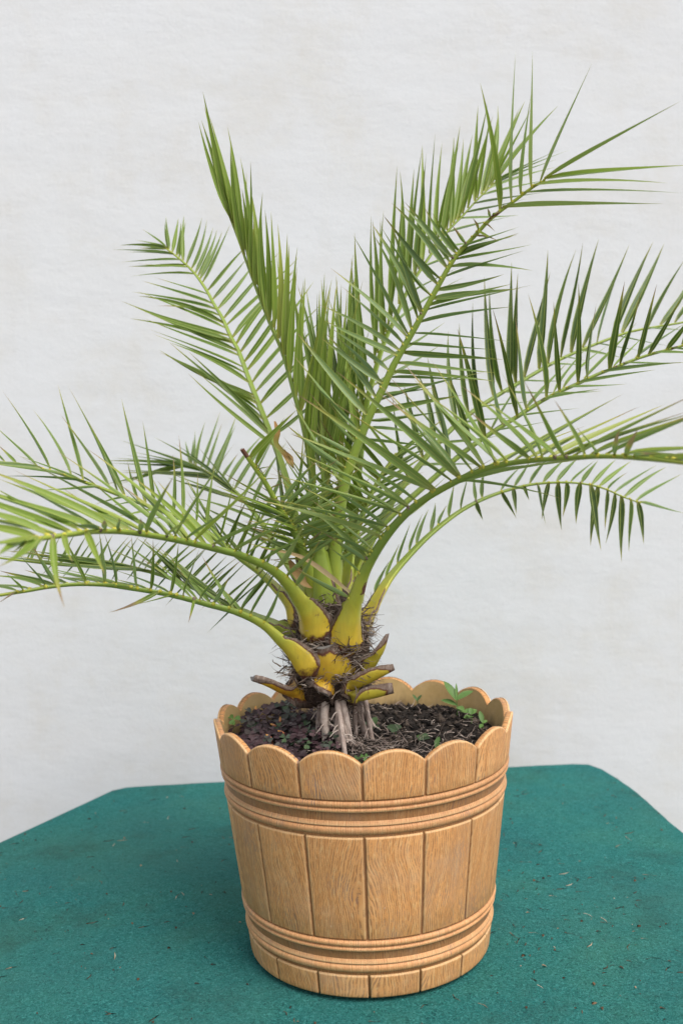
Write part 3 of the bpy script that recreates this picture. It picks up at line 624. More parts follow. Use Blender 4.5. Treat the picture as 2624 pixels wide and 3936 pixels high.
# ------------------------------------------------------------------ the palm
FRONDS = [
["upright frond at the back left with spread leaflets",[[-67,20,460],[-81,47,553],[-95,67,609],[-112,86,657],[-128,103,699],[-138,114,726],[-150,127,760],[-160,136,779],[-173,148,809],[-183,156,826],[-196,167,851],[-213,178,876],[-231,188,895],[-248,197,910],[-254,200,915]],[0.0075,0.0018],0,[[[[14.0,-40,30,31],[13.56,-75,30,13],[12.59,-81,30,12],[11.79,-96,30,9],[10.83,-101,30,10],[8.87,-113,30,42],[7.88,-121,30,40],[7.12,-141,30,57],[6.54,-136,30,56],[5.73,-138,30,60],[5.04,-128,30,70],[3.93,-121,30,70],[3.47,-125,30,80],[2.92,-109,30,111],[2.38,-110,30,107]],2.1,0.36,0.12,0.0052,0.03,0,0.3,0],[[[13.8,-10,40,47],[12.88,-3,40,54],[12.23,3,40,61],[11.82,9,40,71],[11.07,23,40,77],[10.7,29,40,77],[10.37,41,40,80],[9.36,46,40,61],[7.92,77,40,102],[7.17,97,40,99],[6.1,88,40,108],[5.4,91,40,108],[4.53,94,40,110],[3.64,94,40,87],[2.71,69,40,81]],1.8,0.32,0.05,0.0058,0.03,0,0.3,0]]],
["tall upright young frond with leaflets still folded together",[[-45,-5,430],[-46,-4,506],[-51,-4,576],[-58,-3,640],[-69,-3,688],[-83,-2,743],[-98,-2,781],[-116,-1,832],[-132,-1,881],[-144,-1,916],[-154,0,949],[-160,0,991]],[0.009,0.0012],0,[[[[8.74,-38,-10,105],[9.0,-25,-10,125],[8.59,-26,-10,138],[8.43,-25,-10,131],[7.74,-15,-10,140],[7.59,-10,-10,129],[7.21,-8,-10,127],[6.99,-5,-10,104],[6.7,-4,-10,133],[6.21,4,-10,130],[6.0,5,-10,125],[5.49,11,-10,133],[5.06,9,-10,139],[4.67,13,-10,143],[4.39,17,-10,132],[3.95,29,-10,165],[3.22,36,-10,172],[2.58,28,-10,183],[2.08,19,-10,184]],1.6,0.57,0.04,0.0068,0.03,0,0.9,0],[[[7.89,-25,20,126],[6.8,-12,20,142],[5.28,2,20,124],[3.68,11,20,156]],2,0.55,0.05,0.006,0.0,0,0.3,0],[[[0.64,-49,-40,43],[0.93,-62,-40,63],[1.31,-54,-40,67],[1.77,-41,-40,71]],3.8,0.58,0.35,0.0046,0.03,0,0.3,0],[[[0.64,55,-30,33],[0.93,67,-30,43],[1.31,65,-30,53],[1.77,57,-30,52]],3,0.52,0.3,0.0046,0.03,0,0.3,0]]],
["young spear frond in the middle of the crown",[[-40,0,429],[-38,10,532],[-39,18,613],[-39,25,678],[-40,30,733]],[0.008,0.002],0,[[[[3.9,1,0,124],[3.3,16,0,137],[2.83,19,0,156],[2.42,27,0,193],[1.93,32,0,193],[1.53,28,0,177]],2.0,0.5,0.1,0.0056,0.02,0,0.8,0],[[[3.9,-13,30,114],[3.3,-22,30,141],[2.83,-18,30,129],[2.33,-25,30,118],[1.8,-20,30,128]],1.5,0.2,0.1,0.0052,0.02,0,0.3,0]]],
["narrow dark spear frond behind the middle of the crown",[[-33,30,424],[-25,49,500],[-18,70,584],[-14,86,652],[-12,100,710]],[0.008,0.002],0,[[[[4.0,-3,30,142],[3.6,12,30,147],[3.2,22,30,151],[2.75,31,30,144],[2.25,43,30,137],[1.8,55,30,118]],2,0.2,0.1,0.006,0.02,0,0.6,0],[[[3.9,-16,30,125],[3.4,-25,30,142],[2.83,-33,30,141],[2.17,-40,30,134],[1.67,-48,30,109]],2,0.15,0.1,0.006,0.02,0,0.3,0]]],
["large frond rising to the right with a damaged brown patch near its end",[[-31,-10,430],[-28,-17,490],[-21,-26,544],[-12,-33,586],[3,-42,627],[19,-50,663],[35,-57,693],[48,-63,719],[64,-70,745],[83,-79,776],[99,-87,803],[118,-96,833],[139,-104,854],[159,-111,873],[182,-119,888],[202,-126,901],[215,-130,907]],[0.011,0.0022],0,[[[[4.95,-76,20,102],[5.98,-54,20,59],[6.2,-69,20,71],[7.25,-81,20,42],[7.6,-85,20,71],[8.1,-85,20,91],[8.29,-53,20,119],[8.82,-47,20,114],[9.04,-47,20,93],[9.89,-57,20,86],[10.31,-62,20,76],[10.76,-55,20,78],[11.08,-49,20,68],[11.3,-25,20,46]],1.6,0.42,0.15,0.0072,0.05,0,0.5,0.85],[[[2.87,-49,-20,95],[3.49,-64,-20,33],[4.13,-61,-20,68],[4.48,-71,-20,86]],2.2,0.55,0.25,0.0056,0.03,0,0.3,0],[[[4.12,88,-30,-13],[4.77,108,-30,4],[5.34,117,-30,22],[6.16,106,-30,0],[6.64,110,-30,-10],[7.53,112,-30,-15],[8.14,113,-30,-1],[8.96,115,-30,13],[9.51,87,-30,10],[10.3,91,-30,19],[10.89,77,-30,13],[11.1,66,-30,11],[11.41,57,-30,15]],1.9,0.45,0.1,0.0064,0.03,0,0.5,0.6],[[[13.38,-23,-50,126],[13.97,-3,-50,139],[14.43,3,-50,90],[15.0,-7,-50,124],[15.69,48,-50,110],[16.0,126,-50,56],[15.97,141,-50,-6]],1,0.62,0.08,0.0066,0.02,1,0.3,0],[[[15.08,120,-80,-23],[14.49,149,-80,-24],[13.52,147,-80,-23]],1,0.55,0.05,0.0062,0.03,1,0.3,0.7],[[[11.64,-17,-20,16],[12.22,21,-20,-15],[12.31,-9,-20,8],[12.65,9,-20,-14],[12.99,-7,-20,5],[13.1,5,-20,-2],[11.97,24,-20,-8]],1,0.75,0.7,0.006,0.05,1,0.3,0]]],
["frond behind the large right frond with narrow upright leaflets",[[-18,30,441],[-4,45,528],[7,62,606],[18,78,673],[25,84,702],[44,99,759],[59,107,790],[82,120,836],[111,133,878],[137,144,913],[159,152,935],[182,160,959],[200,166,976],[210,170,986]],[0.008,0.0016],0,[[[[2.0,-25,30,172],[3.0,-17,30,201],[4.39,-13,30,180],[5.0,-4,30,175],[5.49,1,30,186],[6.17,11,30,184],[7.08,13,30,160],[7.43,21,30,160],[8.0,22,30,158],[8.61,21,30,147],[9.16,23,30,150],[9.58,27,30,130],[10.13,29,30,146],[10.95,30,30,136],[11.48,35,30,139],[12.0,50,30,131],[12.88,88,30,99]],2.2,0.46,0.05,0.0068,0.03,0,0.5,0],[[[13.0,110,40,50],[12.31,106,40,52],[11.78,117,40,43],[10.79,105,40,27],[10.09,92,40,21],[9.08,91,40,17],[8.0,92,40,31],[6.74,93,40,51],[4.91,100,40,65],[4.0,91,40,52]],1.5,0.35,0.05,0.005,0.02,0,0.3,0.6]]],
["right frond with upright leaflets and black spots along its stalk",[[-18,40,439],[11,44,500],[46,48,537],[92,52,575],[139,56,613],[179,59,639],[212,61,658],[225,62,666],[250,64,680],[272,66,690],[292,67,698],[318,69,709],[341,70,717],[371,73,728],[410,75,738],[451,78,747],[486,80,751]],[0.008,0.0024],0,[[[[3.63,-25,-30,102],[4.21,-31,-30,99],[4.71,-35,-30,135],[5.4,-30,-30,106],[6.0,-35,-30,132],[7.0,-20,-30,115],[7.94,-23,-30,131],[8.79,-12,-30,110],[10.01,-4,-30,124],[10.53,3,-30,90],[11.73,12,-30,106],[12.29,18,-30,87],[13.0,15,-30,88],[13.41,31,-30,67],[14.0,30,-30,46],[14.51,32,-30,52],[15.0,34,-30,53]],1,0.12,0.2,0.0078,0.06,1,0.3,0],[[[4.99,80,-50,13],[7.04,80,-50,9],[7.95,61,-50,1],[9.12,71,-50,5],[10.21,91,-50,10],[11.72,74,-50,-4],[13.25,62,-50,-14],[14.15,49,-50,-15]],1.3,0.45,0.1,0.005,-0.04,0,0.3,0.7],[[[5.0,59,100,60],[7.05,67,100,68],[8.82,93,100,68],[10.03,93,100,63],[11.73,89,100,67],[13.0,108,100,61]],1.2,0.4,0.1,0.005,0.0,0,0.3,0.6]]],  # upright row tinted dark: shade on sides facing away from light, painted in
["right frond farther back with long upright leaflets",[[-12,50,449],[12,61,492],[49,83,553],[86,101,597],[127,121,640],[168,139,671],[204,154,692],[234,166,708],[281,184,733],[320,199,750],[361,214,765],[411,232,781],[484,258,793],[549,280,804]],[0.0075,0.0022],0,[[[[2.68,-15,40,110],[3.24,-21,40,103],[3.64,-19,40,104],[4.0,-17,40,107],[4.4,-2,40,130],[4.84,-4,40,128],[5.31,-1,40,147],[5.83,-2,40,171],[6.25,-6,40,154],[6.66,12,40,177],[6.95,11,40,156],[7.25,50,40,154],[7.71,25,40,174],[8.0,51,40,165],[8.52,42,40,167],[8.92,50,40,165],[9.37,82,40,153],[9.93,61,40,143],[10.46,74,40,142],[10.76,80,40,137],[11.41,70,40,107],[11.67,61,40,82],[12.0,72,40,82],[12.55,68,40,64]],1,0.08,0.08,0.0078,0.05,1,0.3,0],[[[3.0,73,-20,15],[4.0,88,-20,2],[5.0,80,-20,5],[6.26,82,-20,7],[7.54,56,-20,-4],[8.51,61,-20,-10],[9.37,55,-20,-15],[10.28,69,-20,-19],[11.29,69,-20,-14]],1.3,0.4,0.05,0.0048,-0.02,0,0.3,0.8]]],  # low tint of the upright leaflets stands in for their shaded sides
["big front frond arching to the right towards the viewer on a broad yellow stalk",[[-16,-50,385],[-14,-54,402],[-9,-62,427],[-4,-71,449],[5,-84,476],[18,-100,502],[35,-118,528],[52,-134,548],[72,-153,565],[96,-175,580],[117,-195,591],[137,-215,599],[164,-242,604],[195,-278,606],[226,-319,607],[251,-357,604],[272,-396,600],[282,-420,597]],[0.0085,0.003],1,[[[[2.9,-58,-30,63],[4.58,-47,-30,38],[4.94,-84,-30,44],[5.65,-135,-30,50],[6.15,-147,-30,44],[6.91,-143,-30,51],[7.32,-132,-30,72],[8.45,-148,-30,67],[8.55,-143,-30,105],[9.23,-131,-30,92],[9.6,-126,-30,114],[10.6,-105,-30,80],[11.19,-64,-30,106],[11.57,-86,-30,73],[12.23,-63,-30,49],[12.42,-75,-30,72],[12.56,-42,-30,82],[12.89,-72,-30,56],[13.16,-45,-30,72],[13.57,-33,-30,52],[13.87,-26,-30,27]],1,0.6,0.3,0.007,0.03,1,0.5,0.6],[[[4.0,-45,30,34],[5.3,-73,30,63],[6.49,-102,30,61],[7.68,-93,30,78],[9.0,-80,30,74],[10.2,-79,30,120],[11.29,-78,30,116]],2,0.52,0.3,0.006,0.03,0,0.3,0.5],[[[14.28,-12,-60,23],[14.56,-7,-60,23],[14.78,-6,-60,14]],1,0.45,0.6,0.006,0.03,1,0.3,0],[[[6.15,59,40,43],[7.19,64,40,42],[8.45,83,40,40],[9.15,160,40,17],[9.32,127,40,-6],[10.99,131,40,49],[11.43,126,40,67],[12.23,101,40,53],[12.67,115,40,50]],1.5,0.75,0.25,0.0058,0.03,0,0.3,0.2],[[[12.89,110,-60,32],[13.1,105,-60,49],[13.6,97,-60,38],[14.11,89,-60,22],[14.67,67,-60,12],[14.76,42,-60,-12],[15.34,56,-60,3],[15.68,50,-60,-6]],1.4,0.68,0.3,0.0072,0.03,0,0.3,0]]],
["low right frond arching to the back with leaflets hanging down",[[7,30,395],[14,35,411],[25,43,432],[44,56,458],[75,74,488],[106,91,513],[143,111,536],[182,130,552],[227,151,563],[267,169,567],[315,190,565],[357,209,556],[392,226,541],[422,240,530]],[0.0075,0.0014],0.6,[[[[6.53,8,0,-25],[7.42,19,0,-37],[7.79,2,0,-29],[8.17,7,0,-21],[8.67,12,0,-59],[9.11,1,0,-44],[9.43,2,0,-68],[9.73,-9,0,-83],[10.15,-8,0,-59],[10.5,12,0,-95],[10.87,-12,0,-86],[11.26,-4,0,-99],[11.63,-13,0,-75],[11.93,1,0,-98],[12.35,-3,0,-78],[12.79,7,0,-63]],1,0.0,0.08,0.0092,-0.05,1,0.7,0],[[[2.09,22,40,38],[2.84,21,40,40],[3.41,21,40,51],[3.9,22,40,47],[4.21,21,40,44],[4.86,11,40,36],[5.17,26,40,48],[5.59,13,40,44],[6.05,16,40,45],[6.6,4,40,36],[6.84,9,40,40],[7.47,36,40,34],[7.93,29,40,35],[8.5,39,40,40],[9.0,40,40,31],[9.43,41,40,34],[9.89,45,40,29],[10.25,36,40,31],[10.62,47,40,35],[10.93,60,40,35],[11.31,59,40,38],[11.63,74,40,38],[12.1,77,40,41],[12.79,82,40,37],[12.97,81,40,-21]],1,0.3,0.1,0.0068,0.05,1,0.3,0.5]]],  # hanging row at the lowest tint: painted shade of undersides turned from the light
["big front frond arching to the left towards the viewer",[[-57,-50,401],[-60,-56,418],[-69,-69,442],[-84,-89,470],[-101,-108,490],[-128,-137,508],[-145,-156,516],[-161,-176,523],[-175,-195,529],[-192,-219,536],[-213,-252,544],[-231,-285,550],[-248,-320,553],[-260,-347,553],[-270,-374,553],[-277,-397,553],[-283,-420,551]],[0.0085,0.0032],0.95,[[[[5.75,-50,0,62],[6.84,-69,0,79],[7.92,-94,0,88],[8.69,-115,0,100],[9.42,-132,0,103],[10.16,-144,0,77],[11.07,-134,0,56],[11.97,-116,0,44],[12.96,-104,0,34],[14.0,-83,0,26],[15.0,-68,0,14]],1.45,0.58,0.2,0.007,0.04,0,0.4,0],[[[10.08,37,-40,56],[9.02,68,-40,93],[8.5,55,-40,36],[9.34,32,-40,20],[8.04,89,-40,82],[6.93,100,-40,41],[5.67,79,-40,42],[4.99,65,-40,42],[4.42,63,-40,37],[3.89,36,-40,55],[3.31,42,-40,46],[2.83,26,-40,42]],1,0.68,0.25,0.0068,0.03,1,0.4,0],[[[14.16,20,-50,-57],[12.47,29,-50,-34],[13.55,19,-50,-20],[15.72,-9,-50,-11]],1,0.6,0.4,0.006,-0.06,1,0.3,0],[[[10.34,14,-60,17],[11.13,14,-60,15],[11.84,-13,-60,9],[11.62,13,-60,13]],1,0.4,0.5,0.006,0.02,1,0.3,0],[[[8.04,-47,40,43],[8.91,-59,40,62],[9.75,-66,40,61],[10.74,-81,40,44],[11.72,-88,40,46],[12.73,-87,40,30],[13.83,-86,40,15]],1.5,0.38,0.2,0.0062,0.04,0,0.3,0],[[[16.0,2,-80,-4],[15.0,-9,-80,-15],[15.42,-19,-80,4]],1,0.65,0.2,0.009,0.02,1,0.3,0]]],
["lowest left frond arching out just above the tub rim",[[-68,-55,360],[-77,-58,376],[-95,-66,400],[-116,-74,422],[-145,-85,439],[-175,-96,450],[-185,-100,454],[-219,-114,466],[-254,-128,475],[-283,-142,482],[-313,-156,485],[-339,-169,484],[-357,-178,482],[-381,-191,480],[-396,-200,478]],[0.008,0.0026],0.9,[[[[3.0,24,-20,53],[3.51,51,-20,79],[3.87,50,-20,64],[4.26,51,-20,52],[4.81,39,-20,60],[6.0,38,-20,52],[6.55,25,-20,57],[6.91,14,-20,59],[7.49,10,-20,59],[7.87,-1,-20,60],[8.6,-7,-20,60],[8.97,1,-20,58],[9.57,-18,-20,55],[10.58,-18,-20,49],[11.0,-22,-20,39],[12.13,-16,-20,34]],1,0.34,0.25,0.0058,0.03,1,0.3,0],[[[3.68,-45,50,53],[4.49,-51,50,54],[5.86,-62,50,42],[6.75,-74,50,29],[8.0,-76,50,8],[8.52,-71,50,11],[9.11,-76,50,7],[10.0,-71,50,14],[11.0,-75,50,9],[12.34,-64,50,2]],2.2,0.4,0.3,0.005,0.03,0,0.3,0.4],[[[7.21,-52,-30,-18],[6.22,-3,-30,-23],[6.74,-39,-30,1],[12.34,-14,-30,-9],[8.07,-50,-30,10]],1,0.5,0.75,0.005,0.08,1,0.3,0]]],
["left frond sweeping to the back with dark leaflets bunched to the left",[[-66,40,435],[-74,54,453],[-104,100,490],[-129,146,525],[-156,188,555],[-184,226,578],[-214,261,595],[-251,300,611]],[0.007,0.0018],0,[[[[2.0,-80,0,46],[3.0,-100,0,57],[4.0,-110,0,35],[4.5,-55,0,72],[5.0,-88,0,71],[5.5,-152,0,-9],[5.75,-147,0,17],[6.0,-111,0,62],[6.29,-140,0,17],[6.59,-133,0,19],[6.8,-122,0,-18],[6.96,-102,0,-28]],1.8,0.2,0.1,0.0058,0.06,0,0.3,0],[[[2.53,49,50,74],[3.26,50,50,87],[4.0,50,50,92],[4.77,51,50,85],[5.26,45,50,72],[5.63,33,50,73],[6.0,34,50,86],[6.39,20,50,95],[6.64,3,50,72],[6.8,-5,50,52],[6.96,-18,50,30]],1.4,0.38,0.08,0.0056,0.03,0,0.3,0.6]]],
["left frond with long leaflets standing up against the wall",[[-81,10,407],[-86,12,429],[-100,15,448],[-122,18,471],[-143,21,487],[-176,26,514],[-197,28,530],[-219,31,542],[-253,35,555],[-290,39,570],[-335,44,588],[-391,50,608],[-456,57,621],[-490,60,625]],[0.0075,0.0022],0.8,[[[[5.0,23,20,86],[5.75,12,20,80],[6.37,3,20,64],[7.08,-4,20,104],[7.4,-2,20,75],[7.76,-18,20,43],[8.09,-14,20,110],[8.44,-28,20,135],[8.66,-16,20,51],[9.12,-51,20,106],[9.34,-59,20,139],[9.54,-65,20,100],[9.97,-34,20,31],[10.27,-35,20,126],[10.53,-53,20,89],[11.0,-62,20,105],[11.25,-60,20,58],[11.65,-49,20,48],[11.91,-44,20,36]],1,0.34,0.25,0.0056,0.05,1,0.3,0],[[[6.5,-55,-30,9],[8.33,-38,-30,-7],[9.0,-39,-30,-8],[10.03,-97,-30,-1],[10.27,-92,-30,30],[10.93,-90,-30,-1],[11.47,-72,-30,8]],1.5,0.25,0.1,0.0056,0.04,0,0.3,0],[[[3.0,-76,50,40],[4.0,-70,50,69],[4.67,-54,50,74],[5.5,-38,50,74]],2.6,0.2,0.2,0.005,0.03,0,0.3,0],[[[3.0,32,-30,70],[4.0,33,-30,80],[4.67,33,-30,68]],3,0.35,0.3,0.005,0.03,0,0.3,0]]],
["thin left frond half hidden behind the lowest one",[[-92,20,395],[-111,23,406],[-130,26,414],[-169,33,431],[-204,38,449],[-255,46,470],[-307,54,481],[-380,64,484],[-469,76,495],[-498,80,499]],[0.006,0.002],0,[[[[7.73,16,20,30],[7.33,8,20,36],[7.0,19,20,39],[6.6,23,20,36],[6.0,23,20,40],[5.4,38,20,43],[5.0,40,20,41],[4.41,44,20,41],[3.8,50,20,47],[3.0,50,20,49],[2.43,45,20,53]],3,0.22,0.2,0.005,0.03,0,0.3,0],[[[2.43,-70,0,42],[3.32,-72,0,67],[4.0,-68,0,69],[4.63,-42,0,58],[5.29,-162,0,21],[6.08,-114,0,25],[7.0,-95,0,23]],3.4,0.2,0.15,0.005,0.03,0,0.3,0],[[[2.72,-39,30,-41],[4.19,-40,30,-33],[5.51,-24,30,-24],[6.52,-26,30,-24],[7.33,-33,30,-22]],1.8,0.2,0.2,0.0045,0.0,0,0.3,0]]],
["cut off frond stub left of the middle with a brown end",[[-55,-10,431],[-59,-20,465],[-65,-28,493],[-69,-33,509],[-81,-42,536],[-93,-50,558],[-106,-59,585],[-120,-68,608],[-131,-75,626]],[0.0068,0.0036],0,[[[[7.36,64,-20,60],[6.84,36,-20,55]],1,0.62,0.1,0.0085,0.03,1,0.7,0],[[[6.67,19,-10,4],[6.16,18,-10,1],[5.74,15,-10,7],[5.34,16,-10,2],[6.23,-10,-10,21],[5.5,-17,-10,14]],1,0.6,0.8,0.004,0.0,1,0.3,0],[[[4.8,-67,-50,44],[4.2,-66,-50,31],[3.6,-59,-50,31],[3.0,-63,-50,22],[2.0,-48,-50,27]],3.6,0.52,0.3,0.0056,0.03,0,0.3,0],[[[5.0,64,-40,55],[4.38,76,-40,37],[3.8,79,-40,31],[3.2,61,-40,27],[2.0,48,-40,33]],3.8,0.58,0.35,0.0052,0.03,0,0.3,0],[[[4.62,-14,30,92],[3.9,20,30,117],[3.2,31,30,93],[2.0,45,30,93]],2,0.3,0.2,0.0052,0.03,0,0.3,0]]],
["middle right frond mostly hidden by leaflets",[[-19,10,438],[-12,20,475],[-2,30,512],[13,40,550],[31,50,583],[55,60,615]],[0.007,0.003],0,[[[[1.0,-51,-30,69],[2.0,-66,-30,64],[3.0,-64,-30,58],[4.0,-59,-30,57],[4.75,-54,-30,70]],4.4,0.55,0.3,0.0056,0.03,0,0.3,0],[[[1.29,55,20,41],[2.21,63,20,44],[3.17,67,20,36],[4.13,67,20,38],[4.87,62,20,48]],3.6,0.3,0.2,0.0054,0.03,0,0.3,0],[[[0.57,-81,-50,30],[1.29,-81,-50,34],[2.0,-85,-50,33],[2.64,-73,-50,104],[3.33,-41,-50,110]],2.4,0.55,0.35,0.0048,0.03,0,0.3,0]]]
]
PALM = Vector((-0.037, 0.0, 0.262)); AX = Vector((-0.037, 0.0, 0.0))

def leaflet_mesh(mb, B, D, nrm, w, tint, dry, bend, r, pale=0.0, split=False):
    L = D.length; d = D / L
    n = (nrm - d * nrm.dot(d))
    if n.length < 1e-4: n = d.orthogonal()
    n.normalize(); tw = r.gauss(0, 0.22)
    s0 = d.cross(n).normalized(); n = (n * math.cos(tw) + s0 * math.sin(tw)).normalized(); s = d.cross(n).normalized()
    side = s * r.gauss(0, 0.02) * L
    rows, cols, uvs = [], [], []
    K = 8
    for i in range(K + 1):
        t = i / K
        c = B + D * t + n * (-bend * L * 4 * t * (1 - t)) * -1 * 0.5 + side * 4 * t * (1 - t)
        c += n * -0.0
        ww = w * (0.42 + 0.58 * min(t / 0.16, 1) ** 0.8)
        if t > 0.3: ww *= max(1 - ((t - 0.3) / 0.7) ** 1.12, 0.012)
        fold = 0.95 - 0.45 * t
        e = n * ww * fold
        rows.append([c - s * ww + e, c, c + s * ww + e])
        g = min(max(tint, 0), 1)
        cols.append([(pale, g, 1, dry), (pale, g, 0, dry), (pale, g, 1, dry)])
        uvs.append([(0, t), (0.5, t), (1, t)])
    mb.grid(rows, cols, uvs)

def stalk_mesh(path, hw, th, axis_hint, col, flap=None, cap_mi=None, name='stalk', mats=None):
    """loft of a leaf stalk; hw, th lists; col(s, dist, side) -> tint; flap list of margin widths"""
    mb = MB(); rows, cols = [], []; dist = 0; n_prev = None
    for i, p in enumerate(path):
        if i: dist += (path[i] - path[i - 1]).length
        t = (path[min(i + 1, len(path) - 1)] - path[max(i - 1, 0)]).normalized()
        ad = axis_hint(p); ad = ad - t * ad.dot(t)
        if ad.length < 0.05: ad = n_prev or t.orthogonal()
        ad.normalize()
        if n_prev is not None: ad = (ad * 0.5 + (n_prev - t * n_prev.dot(t)) * 0.5).normalized()
        n_prev = ad; s = t.cross(ad).normalized()
        w, h = hw[i], th[i]; fl = flap[i] if flap else 0.0
        curl = 0.62 * w if w > 0.012 else 0.2 * w        # the edges of a broad base hug the trunk
        rr, cc = [], []
        ring = [(-1, .0), (-.86, -.55), (-.55, -.88), (0, -1.05), (.55, -.88), (.86, -.55), (1, .0), (.7, .22), (0, .12), (-.7, .22)]
        for k, (x, y) in enumerate(ring):
            c = col(i / (len(path) - 1), dist, x)
            ex = 1.0 + (fl / max(w, 1e-4) if k in (0, 6) else 0)
            jag = (mnoise.noise((p.x * 300, p.z * 300, k)) * fl * 0.5) if k in (0, 6) else 0
            q = p + s * (w * x * ex + jag) + ad * (h * y + curl * x * x * ex)
            if k in (0, 6) and fl > 0: c = (c[0], 1.0, c[2], 0)
            rr.append(q); cc.append(c)
        rows.append(rr); cols.append(cc)
    mb.grid(rows, cols, close=True)
    m = len(rows[-1]); cen = sum(rows[-1], Vector()) / m
    mb.add(rows[-1] + [cen], [(k, (k + 1) % m, m) for k in range(m)], [(0.4, 1, 0, 0)] * (m + 1), mi=1 if cap_mi else 0)
    return mb

